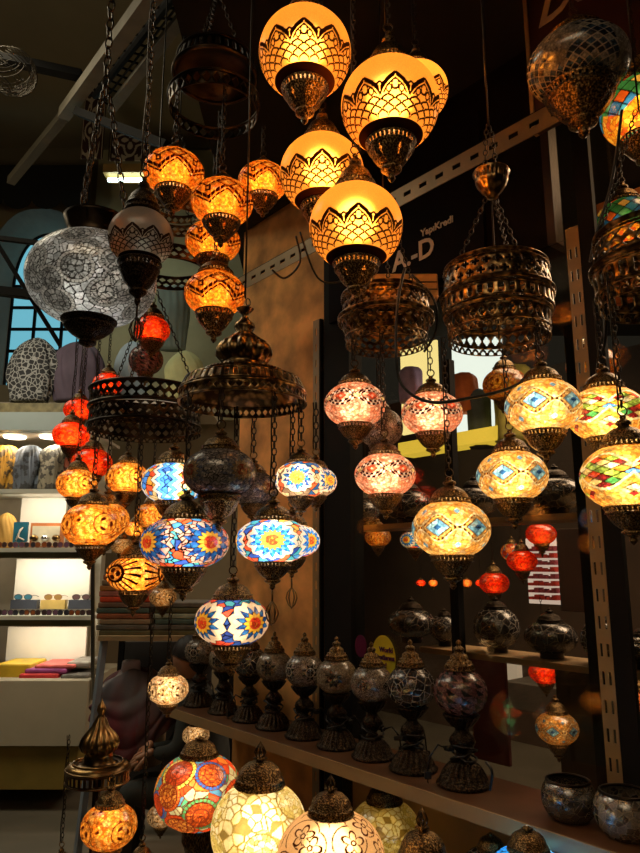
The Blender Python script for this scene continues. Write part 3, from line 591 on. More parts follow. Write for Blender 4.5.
# harlequin lamps on the crown at the right edge
HC = P(656, 275, 1.42); HR = .125
crown('gilded pierced crown cut off by the right edge', HC, [('rim', HR*.9, .092, .006), ('rim', HR*.92, .080, .003, 1, 'rim', 72, 1), ('band', HR*.9, .076, HR*.98, .028, 26, 2, 'lattice'), ('rim', HR, .020, .006), ('rim', HR, .010, .003, 1, 'rim', 72, 1), ('band', HR*.99, .006, HR*.95, -.034, 26, 1, 'gothic'), ('rim', HR*.95, -.036, .004), ('band', HR*.94, -.04, HR*.92, -.066, 28, 1, 'scallop')], m=BRC, up=(HR*.9, .09, TOPZ), hub=.3)
hq = dict(lit=2.6, col=(1, .78, .45), group='harlequin mosaic lamps at the right', cs=(1.0, .9), us=(1.05, .9), chain=HC.z-.03)
lampz('harlequin', 606, 414, 76, .16, 'lit harlequin mosaic lamp of coloured diamonds, half hidden, in front of the upright', **hq)
lampz('harlequin', 628, 477, 92, .17, 'large lit harlequin mosaic lamp cut by the right edge', **hq)
# dark crowns, top left
DC = P(215, 78, 1.9)
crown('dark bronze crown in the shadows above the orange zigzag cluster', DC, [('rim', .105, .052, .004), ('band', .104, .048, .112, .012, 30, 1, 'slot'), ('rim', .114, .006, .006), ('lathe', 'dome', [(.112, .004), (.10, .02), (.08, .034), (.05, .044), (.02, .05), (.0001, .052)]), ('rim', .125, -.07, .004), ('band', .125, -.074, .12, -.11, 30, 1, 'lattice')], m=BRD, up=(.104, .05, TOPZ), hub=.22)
D2 = P(176, 212, 2.2)
crown('small brass tiered crown behind the orange zigzag lamps', D2, [('rim', .085, .03, .003), ('band', .085, .028, .085, .004, 26, 1, 'lattice'), ('rim', .095, .0, .003), ('band', .095, -.004, .095, -.034, 26, 2, 'lattice'), ('rim', .095, -.036, .003)], m=GOLD, up=(.085, .03, TOPZ), hub=.25)
D3 = P(170, 270, 2.25)
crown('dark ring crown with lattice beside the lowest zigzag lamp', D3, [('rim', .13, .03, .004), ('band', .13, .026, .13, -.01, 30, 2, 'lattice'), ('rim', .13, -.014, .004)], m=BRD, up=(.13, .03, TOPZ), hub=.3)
D4 = P(98, 768, 1.75)
crown('bronze onion domed crown standing low at the lower left', D4, [
    ('lathe', 'onion_dome', [(.0001, .168), (.004, .160), (.010, .15), (.012, .14), (.007, .13), (.012, .122), (.018, .11, .08, 10), (.022, .10, .08, 10), (.032, .088, .08, 14), (.044, .072, .08, 14), (.048, .058, .08, 14), (.043, .044, .05, 14), (.034, .036), (.036, .030), (.036, .014), (.045, .010), (.055, .010)], 112),
    ('lathe', 'dish', [(.05, .012), (.062, .014), (.074, .010), (.080, .002), (.081, -.004)]), ('rim', .079, .0, .0035), ('rim', .062, .015, .0025), ('band', .079, -.004, .078, -.028, 34, 1, 'slot'), ('rim', .078, -.03, .003)], m=BR, cat='lamp crown', name='lamp_crown')
# a floor standing stem carries the onion crown
o = [x for x in C.objects if x.name.startswith('lamp_crown')][-1]
MB().lathe([(.0001, 0), (.010, 0), (.010, -.5), (.016, -.52), (.016, -.56), (.010, -.58), (.010, -D4.z+.06), (.06, -D4.z+.04), (.10, -D4.z+.012), (.10, -D4.z+.001), (.0001, -D4.z+.001)], 24).build('stem', BRD, o, True)
lampz('speck_cream', 60, 872, 32, .10, 'small lamp hanging on a chain from the onion domed crown, only its cap in view', chain=D4.z-.03, lit=0)
lampz('speck_orange', 109, 826, 55, .132, 'lit orange lamp below the onion domed crown', chain=D4.z-.03, lit=.9, col=(1, .6, .25), us=(1, 1))
lampz('speck_cream', 141, 872, 40, .11, 'small brass capped lamp hanging beside the seated person, only its cap in view', chain=-.7, lit=0)
lampz('speck_cream', 168, 689, 41, .13, 'small lit cream mosaic lamp at the far end of the wooden shelf', chain=-.28, lit=1.0, col=(1, .75, .45), cs=(1, .9), us=(1, .8))
lampz('speck_cream', 196, 735, 27, .12, 'pale mosaic lamp under the far end of the shelf, above the colourful globe', chain=.865, cs=(1, .5), lit=.35, col=(1, .75, .45))
lampz('speck_cream', 161, 816, 28, .12, 'dim pale lamp between the seated person and the colourful rosette globe', chain=-.25, lit=.2, col=(1, .75, .45))
# large lamps in the lower row, each on a turned stem
STEM = [(1, .05), (1.14, 0), (1.14, -.08), (1.02, -.12), (1.0, -.3, .04, 24), (.9, -.4), (.6, -.66), (.36, -.84), (.3, -1.0), (.42, -1.1), (.3, -1.2), (.22, -1.6), (.34, -1.9), (.36, -2.1), (.22, -2.3), (.3, -2.5), (.9, -2.8), (1.35, -3.1), (1.4, -3.25), (.0001, -3.25)]
big = dict(stand=.40, cup=STEM, cap=DOMECAP, cat='table lamp', name='table_lamp', chain=None)
lampz('rosette_colour', 198, 791, 86, .25, 'colourful mosaic table lamp with red and blue rosettes', lit=2.4, col=(1, .85, .65), us=(.8, .8), cs=(.95, .8), **big)
lampz('cream_gold', 259, 829, 96, .22, 'cream and gold mosaic table lamp with tulip finial', lit=2.6, col=(1, .82, .5), us=(.8, .8), cs=(1.0, .95), tulip=True, **big)
lampz('brown_flower', 331, 858, 108, .21, 'cream table lamp with brown scrolling flowers', lit=2.0, col=(1, .70, .38), us=(.8, .8), cs=(.85, .95), tulip=True, **big)
lampz('blue_crackle', 424, 894, 94, .20, 'bright blue mosaic table lamp with brass cap under the shelf', lit=3.0, col=(.8, .95, 1), us=(.8, .8), cs=(1.0, 1.1), tulip=True, **big)
lampz('blue_crackle', 530, 880, 84, .20, 'blue mosaic table lamp at the lower right under the shelf', lit=3.0, col=(.8, .95, 1), us=(.8, .8), cs=(.9, .9), **big)
# ============================================================ rack, shelf, glass front
OLIVE = mat('aged_plaster', (.16, .12, .06), .9, var=.35, scale=1.2, bump=.1)
TAN = mat('tan_enamel_steel', (.33, .23, .11), .5, .1, .15, 6); SHELFM = mat('brown_shelf_board', (.13, .06, .028), .38, 0, .25, 9); EDGE = mat('shelf_edge_tan', (.38, .25, .12), .55, 0, .15, 5)
DARKM = mat('blackened_steel', (.007, .0065, .006), .75, 0, .2, spec=.2); DKW = mat('dark_wood', (.035, .02, .012), .5, 0, .3, 6)
NB = mat('dark_ceiling_cloth', (.008, .007, .006), .95, 0, .3, 2); WHITE = mat('white_laminate', (.72, .66, .55), .5, 0, .05); CHROME = mat('chrome', (.7, .7, .68), .18, 1, .05)
def rbox(b, s0, s1, n0, n1, h0, h1): return b.box(s0, s1, n0, n1, h0, h1, rk)
def sH(px, py, n=0): return RP(px, py, n)
def slotted(name, s0, s1, n0, h0, h1, vertical, m, parent, two=True, step=.075, depth=.035):
    """slotted angle bar: perforated face and a return flange"""
    V = []; Fc = []; L_ = (h1-h0) if vertical else (s1-s0); Wd = (s1-s0) if vertical else (h1-h0)
    cross = [0, .2, .36, .64, .80, 1] if two else [0, .38, .62, 1]; holec = (1, 3) if two else (1,)
    k = int(L_/step); along = []; hol = []
    for i in range(k): along += [i*step, i*step+step*.25]; hol += [False, True]; along += [i*step+step*.72]; hol += [False]
    along.append(L_)
    for a in along:
        for c in cross:
            V.append(rk(s0+c*Wd, n0, h0+a) if vertical else rk(s0+a, n0, h0+c*Wd))
    nc = len(cross)
    for i in range(len(along)-1):
        for j in range(nc-1):
            if hol[i] and j in holec: continue
            Fc.append((i*nc+j, i*nc+j+1, (i+1)*nc+j+1, (i+1)*nc+j))
    o = obj(name, mesh(name, V, Fc, m, False), parent); md = o.modifiers.new('s', 'SOLIDIFY'); md.thickness = .003; md.offset = 0
    return o
# shelf board with the table lamps
s_l = sH(171, 708)[0]; s_r = 1.35
b = MB(); rbox(b, s_l, s_r, .0, .265, .868, .9); sh = b.build('wooden_shelf', SHELFM); tag(sh, 'long brown shelf board carrying the unlit table lamps', 'shelf')
b = MB(); rbox(b, s_l, s_r, -.006, .0, .862, .902); b.build('edge_strip', EDGE, sh)
# uprights and rail
UN = .275; s1 = sH(601, 600, UN)[0]
up = tag(empty('slotted_upright', rk(s1, UN, 0)), 'tan slotted steel upright at the right in front of the shop window', 'rack upright')
def par(o, p): o.parent = p; o.matrix_parent_inverse = Matrix.Translation(-p.location); return o
o = slotted('slotted_face', s1-.022, s1+.022, UN, 0, sH(578, 225, UN)[1], True, TAN, None); par(o, up)
b = MB(); rbox(b, s1+.022, s1+.075, UN, UN+.02, 0, 3.3); par(b.build('black_post', DARKM), up)
s0 = sH(316, 480, UN)[0]
up0 = tag(empty('slotted_upright', rk(s0, UN, 0)), 'pale slotted steel upright between the stained wall and the black post', 'rack upright')
par(slotted('slotted_face', s0-.02, s0+.022, UN, 0, sH(312, 322, UN)[1], True, TAN, None, False), up0)
b = MB(); rbox(b, s0+.022, s0+.03, UN, UN+.02, 0, sH(312, 322, UN)[1]); par(b.build('flange', DARKM), up0)
ra = sH(236, 272, -.03); rb = sH(600, 98, -.03); hh = (sH(470, 158, -.03)[1]+ra[1])/2
rail = tag(empty('slotted_rail', rk(ra[0], -.03, hh)), 'long slotted steel rail running up behind the amber globes', 'rail')
hr = sH(450, 170, -.03)[1]
par(slotted('slotted_face', ra[0]-.1, 1.6, -.03, hr-.034, hr+.034, False, mat('galvanised_rail', (.2, .14, .07), .45, .5, .2), None, False, .07), rail)
b = MB(); rbox(b, ra[0]-.1, 1.6, -.03, .02, hr+.034, hr+.038); par(b.build('flange', DARKM), rail)
# stained wall left of the window
sw0 = sH(238, 500, .30)[0]; sw1 = sH(327, 500, .30)[0]
WM_ = mat('stained_stone_wall', (.78, .38, .11), .8, 0, .62, 5, .5)
b = MB(); rbox(b, sw0, sw1+.02, .30, .42, 0, 3.34); tag(b.build('wall_back', WM_), kind='structure')
b = MB(); rbox(b, sH(325, 500, .29)[0], sH(351, 500, .29)[0], .285, .36, 0, 3.34); tag(b.build('trim_1', DARKM), kind='structure')
# glass
gm = bpy.data.materials.new('window_glass'); gm.use_nodes = True; nt = gm.node_tree; nt.nodes.clear()
out = nt.nodes.new('ShaderNodeOutputMaterial'); tr = nt.nodes.new('ShaderNodeBsdfTransparent'); gl = nt.nodes.new('ShaderNodeBsdfGlossy'); gl.inputs['Roughness'].default_value = .015
lw = nt.nodes.new('ShaderNodeLayerWeight'); lw.inputs['Blend'].default_value = .5; pw = nt.nodes.new('ShaderNodeMath'); pw.operation = 'POWER'; pw.inputs[1].default_value = 4.; nt.links.new(lw.outputs['Facing'], pw.inputs[0]); fr = nt.nodes.new('ShaderNodeMath'); fr.operation = 'ADD'; fr.inputs[1].default_value = .045; nt.links.new(pw.outputs[0], fr.inputs[0]); mxx = nt.nodes.new('ShaderNodeMixShader'); tr.inputs['Color'].default_value = (.82, .8, .74, 1)
nt.links.new(fr.outputs[0], mxx.inputs[0]); nt.links.new(tr.outputs[0], mxx.inputs[1]); nt.links.new(gl.outputs[0], mxx.inputs[2]); nt.links.new(mxx.outputs[0], out.inputs[0])
GN = .30; sg0 = sH(350, 500, GN)[0]; hg = sH(430, 292, GN)[1]
b = MB(); rbox(b, sg0, 2.2, GN, GN+.006, .0, hg); tag(b.build('window_1', gm), kind='structure')
b = MB(); sfe = sH(549, 240, GN)[0]; rbox(b, sg0, sfe, GN-.01, GN+.10, hg, 3.34); fas = b.build('trim_2', mat('dark_fascia', (.008, .005, .003), .8, 0, .3, spec=.1)); tag(fas, kind='structure')
b = MB(); rbox(b, sH(440, 640, .9)[0], sH(452, 640, .9)[0]+.02, .60, .66, .0, 2.4)
b = MB(); rbox(b, sfe, 2.2, GN, GN+.006, hg, 3.34); tag(b.build('window_3', gm), kind='structure')
b = MB(); rbox(b, sfe, sfe+.03, GN-.01, GN+.04, hg, 3.34); tag(b.build('trim_6', mat('dark_brown_frame', (.05, .022, .01), .6)), kind='structure')
# fascia lettering
def text(s, loc_s, loc_h, n, size, m, parent, name='lettering', shear=0., flip=False):
    cu = bpy.data.curves.new(name, 'FONT'); cu.body = s; cu.size = size; cu.extrude = .0015; cu.shear = shear; cu.materials.append(m); cu.resolution_u = 3; cu.offset = size*.02
    o = bpy.data.objects.new(name, cu); link(o, parent)
    me_ = bpy.data.meshes.new_from_object(o); me_.materials.clear(); me_.materials.append(m); bpy.data.objects.remove(o); o = obj(name, me_, parent)
    o.matrix_world = Matrix.Translation(rk(loc_s, n, loc_h)) @ Matrix.Rotation(RANG, 4, 'Z') @ Matrix.Rotation(PI/2, 4, 'X')
    return o
LET = mat('pale_lettering', (.8, .62, .42), .6, 0, .05)
q0 = sH(385, 275, GN-.03); q1 = sH(455, 200, GN-.03)
sg = tag(empty('bank_sign', rk(q0[0], GN-.012, q0[1])), 'dark shop sign with pale lettering YapıKredi above the glass', 'sign')
b = MB(); rbox(b, q0[0]-.35, q1[0]+.12, GN-.03, GN-.012, hg+.02, hg+.62); par(b.build('sign_board', mat('sign_board_black', (.006, .004, .005), .8, 0, .1, spec=.1)), sg)
a = sH(421, 237, GN-.032); e = sH(449, 228, GN-.032)
def ptext(s, a, size, **k):
    o = text(s, a[0], a[1], GN-.033, size, LET, None, **k); bpy.context.view_layer.update(); mw = o.matrix_world.copy(); o.parent = sg; o.matrix_parent_inverse = Matrix.Translation(-sg.location); return o
ptext('YapıKredi', a, .040)
a = sH(393, 272, GN-.032); ptext('A.-D', a, .112)
# pale box under the sign
p0 = sH(366, 300, .12); p1 = sH(440, 274, .12)
q_ = sH(440, 285, .06); YB = rk(q_[0], .06, q_[1]).y; w0 = W(362, 298, YB); w1 = W(438, 273, YB)
b = MB(); b.box(w0.x, w1.x, YB, YB+.07, w0.z, w1.z); bx = b.build('shutter_box', mat('cream_painted_box', (.62, .42, .2), .5, 0, .1), bevel=.006); tag(bx, 'cream ribbed box mounted under the black sign', 'box')
b = MB(); [b.box(w0.x+.004, w1.x-.004, YB-.003, YB, w0.z+(w1.z-w0.z)*z, w0.z+(w1.z-w0.z)*z+.003) for z in (.33, .62)]; b.build('groove', DKW, bx)
# sign with italic letters, top right
d0 = sH(531, 60, .05); d1 = sH(592, 0, .05)
ds = tag(empty('shop_sign', rk(d0[0], .05, d0[1])), 'dark brown sign with big pale italic letters behind the navy diamond globe', 'sign')
b = MB(); rbox(b, d0[0], d0[0]+.45, .05, .07, d0[1]-.25, d0[1]+.5); par(b.build('sign_board', mat('sign_brown', (.04, .012, .01), .5)), ds)
b = MB(); rbox(b, d0[0]-.012, d0[0], .045, .07, d0[1]-.25, d0[1]+.5); par(b.build('sign_edge', EDGE), ds)
t0 = sH(537, 29, .045); o = text('Do', t0[0], t0[1], .044, .15, mat('sign_letter_cream', (.55, .45, .35), .6), None, shear=.35); bpy.context.view_layer.update(); o.parent = ds; o.matrix_parent_inverse = Matrix.Translation(-ds.location)
# hanging banner tag: yellow and purple round sticker on the glass
c0 = sH(383, 658, GN-.01)
tg = tag(empty('round_sticker', rk(c0[0], GN-.008, c0[1])), 'yellow round sticker with small text on the glass behind the table lamps', 'sticker')
def disc(s0, h0, rs, rh, n0, m, name):
    V, Fc = prism([(s0+rs*math.cos(2*PI*k/40), h0+rh*math.sin(2*PI*k/40)) for k in range(40)], lambda a, b, t: rk(a, t, b), n0, n0+.002)
    return obj(name, mesh(name, V, Fc, m, False))
par(disc(c0[0], c0[1], .062, .082, GN-.008, mat('yellow_sticker', (.75, .62, .03), .5), 'sticker_disc'), tg)
for i, t in enumerate(('World', 'fırsatlarına', 'ediniz!')):
    o = text(t, c0[0]-(.02 if i == 0 else .05), c0[1]+.022-.028*i, GN-.0095, .026, mat('sticker_purple_text', (.12, .02, .1), .6), None); bpy.context.view_layer.update(); o.parent = tg; o.matrix_parent_inverse = Matrix.Translation(-tg.location)
pc = sH(361, 646, GN-.01)
PM = mat('purple_gloss', (.12, .015, .06), .25)
b = MB(); 
pm = disc(pc[0], pc[1], .032, .042, GN-.012, PM, 'purple_figure_sticker'); tag(pm, 'small dark purple glossy sticker left of the yellow round one', 'sticker')
# back of the lower display
b = MB(); rbox(b, sH(345, 800, .30)[0], 2.0, .285, .295, 0, .85); tag(b.build('wall_lower', mat('ochre_panel', (.34, .19, .07), .7, 0, .3, 5)), kind='structure')
# ------------------------------------------------------------ unlit table lamps on the shelf
TBASE = [(.0001, .0), (.98, .0), (1.0, .04), (1.0, .12, .025, 30), (.94, .16), (.90, .22), (.84, .30, .05, 20), (.72, .55, .07, 20), (.55, .78, .07, 20), (.40, .90), (.34, .96), (.24, 1.02), (.2, 1.2), (.25, 1.26), (.42, 1.45), (.5, 1.62), (.44, 1.8), (.3, 1.95), (.22, 2.05), (.24, 2.12), (.38, 2.2, .03, 16), (.56, 2.42, .04, 16), (.66, 2.58, .04, 16), (.70, 2.62), (.66, 2.66), (.5, 2.68)]
def tablelamp(px, n, R, key, label, kz=1., plug=False, gs=1.):
    s = sH(px, 760, n)[0]; root = empty('table_lamp', rk(s, n, .9001), label, 'table lamp', 'unlit mosaic table lamps on the shelf', rz=px*.37)
    bm = M_(('tbase',), lambda: (lambda B: mesh('base', B.V, B.F, BRD, True))(MB().lathe(TBASE, 120)))
    me, b, pb, pt, rb, rt = GLOBES[key]; g = R*1.0*gs
    obj('base', bm, root, (0, 0, 0), None, (R, R, R*kz))
    zc = 2.66*R*kz-b*math.sin(pb)*g*.98
    obj('globe', me, root, (0, 0, zc), None, g)
    obj('top_cap', M_(('tcap',), lambda: hw(TCAP, 80, None, 'top_cap', BR)), root, (0, 0, zc+b*math.sin(pt)*g), None, (rt*g*1.15, rt*g*1.15, rt*g*1.25))
    # flex wound round the stem, with its plug
    B = MB(); pts = []
    r_ = random.Random(px)
    for k in range(40):
        t = k*.62; pts.append((R*(.42+.14*math.sin(k*1.3))*math.cos(t), R*(.42+.12*math.cos(k*.9))*math.sin(t), R*(1.15+.28*math.sin(k*.41))))
    B.tube(pts, .0035, 5)
    a = r_.uniform(0, 6.28); e_ = [(R*.5*math.cos(a), R*.5*math.sin(a), R*1.2), (R*.9*math.cos(a), R*.9*math.sin(a), R*1.35), (R*1.25*math.cos(a+.1), R*1.25*math.sin(a+.1), R*.9), (R*1.32*math.cos(a+.1), R*1.32*math.sin(a+.1), R*.45)]
    B.tube(e_, .003, 5); cb = B.build('cable', BLK, root, True)
    q = Vector(e_[-1]); B = MB(); B.bar(q, q+Vector((0, 0, -.022)), .02, .014); B.tube([q+Vector((.004, 0, -.02)), q+Vector((.004, 0, -.034))], .002); B.tube([q+Vector((-.004, 0, -.02)), q+Vector((-.004, 0, -.034))], .002); B.build('plug', BLK, cb, bevel=.002)
    # inline switch block
    B = MB(); B.bar((-R*.2, R*.5, R*1.3), (R*.55, R*.45, R*1.15), .022, .014); B.build('switch', BLK, cb, bevel=.004)
    return root
TL = [(197, .0745, 'dark_star', 'unlit silvery table lamp at the far left end of the row on the shelf'), (222, .07, 'dark_star_cream', 'unlit cream toned table lamp, second from the far left on the shelf'), (248, .072, 'dark_fragment', 'unlit dark cut glass table lamp, third from the left on the shelf'), (273, .073, 'dark_star_cream', 'unlit table lamp with cream mosaic, fourth from the left on the shelf'),
      (304, .075, 'dark_star', 'unlit table lamp with dark stars, in front of the wall edge, fifth from left'), (337, .075, 'dark_star_cream', 'unlit cream table lamp with dark stars in front of the black post'), (373, .074, 'dark_diamond', 'unlit table lamp with beige crackle and dark diamond, before the yellow sticker'), (413, .078, 'dark_fragment', 'unlit table lamp with black lozenge cut glass, second from the right'), (463, .081, 'dark_pink', 'unlit table lamp with pinkish dotted globe, rightmost and nearest on the shelf')]
for i, (px, R, k, l) in enumerate(TL): tablelamp(px, .13, R*1.0, k, l, .93)
# candle bowls
for px, R, key, l in ((566, .070, 'bowl_dark', 'dark crackled mosaic candle bowl at the right end of the shelf'), (622, .075, 'bowl_silver', 'silvery mirrored mosaic candle bowl cut by the right edge')):
    p = Pat(.86, -1.02, .78, 200, 90, .8)
    if key == 'bowl_dark': p.vor(1500, [(.03, .024, .018), (.07, .05, .03), (.012, .01, .008)], 91, .005, (.25, .19, .11), la=.9); i, d, a = p.ros([(2*PI*k/5+.3, -.15, .5) for k in range(5)]); p.vor(160, [(.015, .013, .012)], 92, .008, (.3, .24, .16), d < .9)
    else: p.vor(260, [(.26, .23, .17), (.36, .32, .24), (.14, .11, .08), (.03, .02, .02)], 93, .012, (.3, .25, .17), la=.9)
    globe_spec(key, p, glassmat('bowl_mosaic', 30, .3, T=.1, R=.03, X=.03, D=.84, coat=.3))
    me, bb, pb, pt, rb_, rt_ = GLOBES[key]; s = sH(px, 800, .10)[0]; root = empty('candle_bowl', rk(s, .115, .9002), l, 'candle bowl', 'candle bowls on the shelf', rz=1.9 if 'dark' in key else .4)
    z0 = -bb*math.sin(pb)*R; obj('bowl', me, root, (0, 0, z0), None, R)
    B = MB().lathe([(.0001, .0), (rb_*R, .0), (rb_*R*1.0, .004), (.0001, .005)], 40); B.build('foot', BRD, root)
    rim(root, rt_*R, z0+bb*math.sin(pt)*R, .004, BRD)
# ------------------------------------------------------------ display case behind the glass
def shelfn(px, py, n, label, s_a, s_b, th=.022, dep=.2):
    s, h = sH(px, py, n); b = MB(); rbox(b, s_a, s_b, n, n+dep, h-th, h); o = b.build('display_shelf', EDGE); tag(o, label, 'shelf', 'display shelves behind the glass'); return h
n2 = .62
h2 = shelfn(500, 517, n2, 'upper display shelf behind the glass with dark lattice globes', sH(345, 500, n2)[0], 2.1)
h3 = shelfn(555, 663, n2, 'lower display shelf behind the glass, carrying a row of dark globes', sH(420, 660, n2)[0], 2.1)
for px in (452, 583):
    s = sH(px, 500, n2-.03)[0]; b = MB(); rbox(b, s-.02, s+.02, n2-.04, n2-.005, 0, 2.4); o = b.build('case_post', DARKM); tag(o, 'dark vertical post of the display case %s' % ('behind the lowest yellow lamp' if px < 500 else 'behind the tan slotted upright'), 'post')
DG = [('dark_net', 408, 1, 50), ('dark_net', 474, 1, 48), ('dark_net', 556, 1, 56), ('dark_net', 360, 1, 40), ('dark_net', 408, 0, 48), ('dark_fragment', 440, 0, 30), ('dark_fragment', 490, 0, 46), ('dark_net', 542, 0, 52), ('dark_fragment', 592, 0, 44), ('dark_net', 632, 0, 46)]
where = ['on the upper display shelf, behind the lowest pink lamp', 'on the upper display shelf, left of the middle yellow lamp', 'on the upper display shelf, right of the middle yellow lamp', 'on the upper display shelf beside the black post', 'on the lower display shelf, left of the lowest yellow lamp', 'on the lower display shelf right under the lowest yellow lamp', 'on the lower display shelf, above the pinkish table lamp', 'on the lower display shelf, before the red shelving', 'on the lower display shelf next to the tan upright', 'at the right end of the lower display shelf']
for (key, px, upr, w), wh in zip(DG, where):
    h = h2 if upr else h3; n_ = n2+.10; s, _ = sH(px, 500, n_); me, bb, pb, pt, rb_, rt_ = GLOBES[key]; pos = rk(s, n_, h+.001); zd = (pos-CAM).y*CP+(pos-CAM).z*SP; R = w/2/F*zd
    root = empty('mosaic_globe_lamp', pos, 'dark unlit %s globe ' % ('lattice' if 'net' in key else 'cut glass')+wh, 'unlit lamp', 'dark globes in the display case', rz=px)
    z0 = .02-bb*math.sin(pb)*R; obj('globe', me, root, (0, 0, z0), None, R); B = MB().lathe([(.0001, 0), (rb_*R, 0), (rb_*R, .012), (rb_*R*1.05, .022), (.0001, .024)], 32); B.build('foot', BRD, root)
    obj('top_cap', M_(('cap', id(CAP), BRD.name), lambda: hw(CAP, 96, None, 'top_cap', BRD)), root, (0, 0, z0+bb*math.sin(pt)*R), None, (rt_*R, rt_*R, rt_*R*.7))
# ============================================================ room seen through the glass
BN = 3.0
def rpanel(name, px0, py0, px1, py1, n, th, m, label=None, cat=None, kind=None, group=None, build=True):
    a = sH(px0, py1, n); c = sH(px1, py0, n); d = sH(px0, py0, n); h1 = max(c[1], d[1]) if py0 < 560 else (c[1]+d[1])/2
    h1 = (c[1]+d[1])/2; b_ = sH(px1, py1, n); h0 = (a[1]+b_[1])/2
    b = MB(); rbox(b, a[0], c[0], n, n+th, h0, h1); o = b.build(name, m, bevel=.004); tag(o, label, cat, group, kind); return o
b = MB(); rbox(b, -9, 6, BN+.9, BN+1.0, 0, 3.34); tag(b.build('wall_far', mat('dim_shop_wall', (.06, .035, .02), .8, 0, .4, 2)), kind='structure')
gE = lambda n, c, s: mat(n, (.02, .02, .02), .6, emit=c, es=s, var=0)
rpanel('lit_window', 455, 335, 500, 440, BN, .03, gE('bright_panel', (.75, .85, .85), 1.0), 'bright pale lit window panel beyond the glass, left of the yellow lamps', 'lit window')
rpanel('lit_window', 402, 345, 436, 432, BN, .03, gE('yellow_panel', (.75, .62, .25), 1.1), 'yellowish lit panel beyond the glass behind the right pink lamp', 'lit window')
rpanel('display_ledge', 398, 433, 520, 447, BN-.3, .2, mat('glowing_yellow_ledge', (.7, .52, .08), .5, 0, .1, emit=(.7, .5, .05), es=.7), 'yellow edged display ledge beyond the glass', 'ledge')  # glow added to the ledge material, the ledge is no lamp
def garment(px, py, w, h, n, col, label, name='garment', seed=1, mt=None):
    a = sH(px-w/2, py+h/2, n); c = sH(px+w/2, py-h/2, n); r = (c[0]-a[0])/2; H = abs(sH(px, py-h/2, n)[1]-sH(px, py+h/2, n)[1]); h0 = sH(px, py+h/2, n)[1]
    V = []; Fc = []; nu, nv = 40, 16; R_ = random.Random(seed); ph = R_.uniform(0, 6)
    for j in range(nv+1):
        t = j/nv; q = math.sqrt(max(0, 1-(max(0, t-.78)/.22)**2))*.98+.02
        for i in range(nu):
            a_ = 2*PI*i/nu; f = 1+.08*math.sin(7*a_+ph+2*t)*(1-t*.5)+.05*math.sin(3*a_-4*t+ph)
            V.append(rk((a[0]+c[0])/2+r*q*f*math.cos(a_), n+min(r, .14)*q*f*math.sin(a_), h0+H*t))
    for j in range(nv):
        for i in range(nu): Fc.append((j*nu+i, j*nu+(i+1) % nu, (j+1)*nu+(i+1) % nu, (j+1)*nu+i))
    Fc.append(tuple(range(nu))[::-1]); Fc.append(tuple(nv*nu+i for i in range(nu)))
    o = obj(name, mesh(name, V, Fc, mt or mat('cloth_%d_%d_%d' % tuple(int(x*99) for x in col), col, .9, 0, .3, 12), True)); tag(o, label, 'garment'); return o
garment(516, 402, 34, 78, BN-.2, (.55, .5, .12), 'yellow green garment on display beyond the glass', seed=3)
garment(464, 392, 20, 40, BN-.2, (.55, .13, .03), 'orange garment in front of the bright panel beyond the glass', seed=4)
garment(411, 384, 16, 36, BN-.2, (.5, .3, .42), 'pale pink garment beyond the glass behind the right pink lamp', seed=5)
garment(480, 418, 16, 60, BN-.15, (.08, .1, .1), 'dark grey garment between the orange and yellow ones beyond the glass', seed=6)
# round label
o = rpanel('round_label', 487, 374, 512, 392, BN-.45, .01, mat('label_black', (.01, .01, .008), .5), 'black label reading UNITED on the yellow green garment', 'label')
a = sH(488, 386, BN-.46); t = text('UNITED', a[0], a[1], BN-.465, .052, mat('label_text', (.6, .6, .5), .6), None); bpy.context.view_layer.update(); t.parent = o
# lit mosaic lamps and lanterns deep in the shop
def far(key, px, py, w, n, label, lit, col, group=None, **k):
    s, h = sH(px, py, n); p = rk(s, n, h); zd = (p-CAM).y*CP+(p-CAM).z*SP; return lamp(key, p, w/F*zd, label, lit=lit, col=col, group=group, chain=h+.35 if py < 700 else None, cable=False, **k)
fr_ = (1, .35, .15)
for px, py, w, l in ((541, 534, 30, 'red lantern beyond the glass, topmost of three by the red shelving'), (522, 561, 30, 'red lantern beyond the glass, middle one of three by the red shelving'), (494, 583, 30, 'red lantern beyond the glass, lowest of three by the red shelving'), (545, 672, 32, 'red lantern glowing under the lower display shelf')):
    far('red_crackle', px, py, w, 1.5, l, .9, fr_, 'red lanterns beyond the glass')
for px, w, key, l in ((421, 9, 'red_crackle', 'tiny red lantern far beyond the glass, leftmost of the little row'), (433, 9, 'speck_orange', 'tiny orange lantern far beyond the glass, beside the tiny red one'), (467, 10, 'speck_orange', 'tiny orange lantern far beyond the glass right of the lowest yellow lamp'), (480, 9, 'red_crackle', 'tiny red lantern far beyond the glass, rightmost of the little row')):
    far(key, px, 583, w, 2.4, l, .5, fr_, 'tiny lanterns far beyond the glass')
far('speck_orange', 378, 537, 26, .9, 'dim orange mosaic lamp beyond the glass under the upper display shelf', .35, (1, .55, .2))
far('speck_orange', 357, 575, 14, .9, 'small dim orange lamp beyond the glass right beside the black post', .15, (1, .4, .1))
far('speck_orange', 366, 505, 22, .9, 'dim orange lamp beyond the glass behind the lowest pink lamp', .25, (1, .55, .2))
far('flower_blue', 415, 540, 30, 1.0, 'dim blue and yellow mosaic lamp beyond the glass left of the lowest yellow lamp', .5, (1, .8, .5))
far('blue_diamond', 557, 728, 42, 1.2, 'orange and blue mosaic lamp glowing beyond the glass below the red lantern', .6, (1, .6, .3))
far('speck_orange', 592, 366, 50, 1.3, 'yellow orange globe lamp beyond the glass behind the tan upright', .3, (1, .7, .2))
far('speck_orange', 505, 385, 44, 1.3, 'yellow orange globe beyond the glass left of the highest yellow lamp', .4, (1, .7, .2))
far('speck_orange', 640, 705, 40, 1.0, 'dim red orange lamp beyond the glass at the right edge', .4, (1, .3, .1))
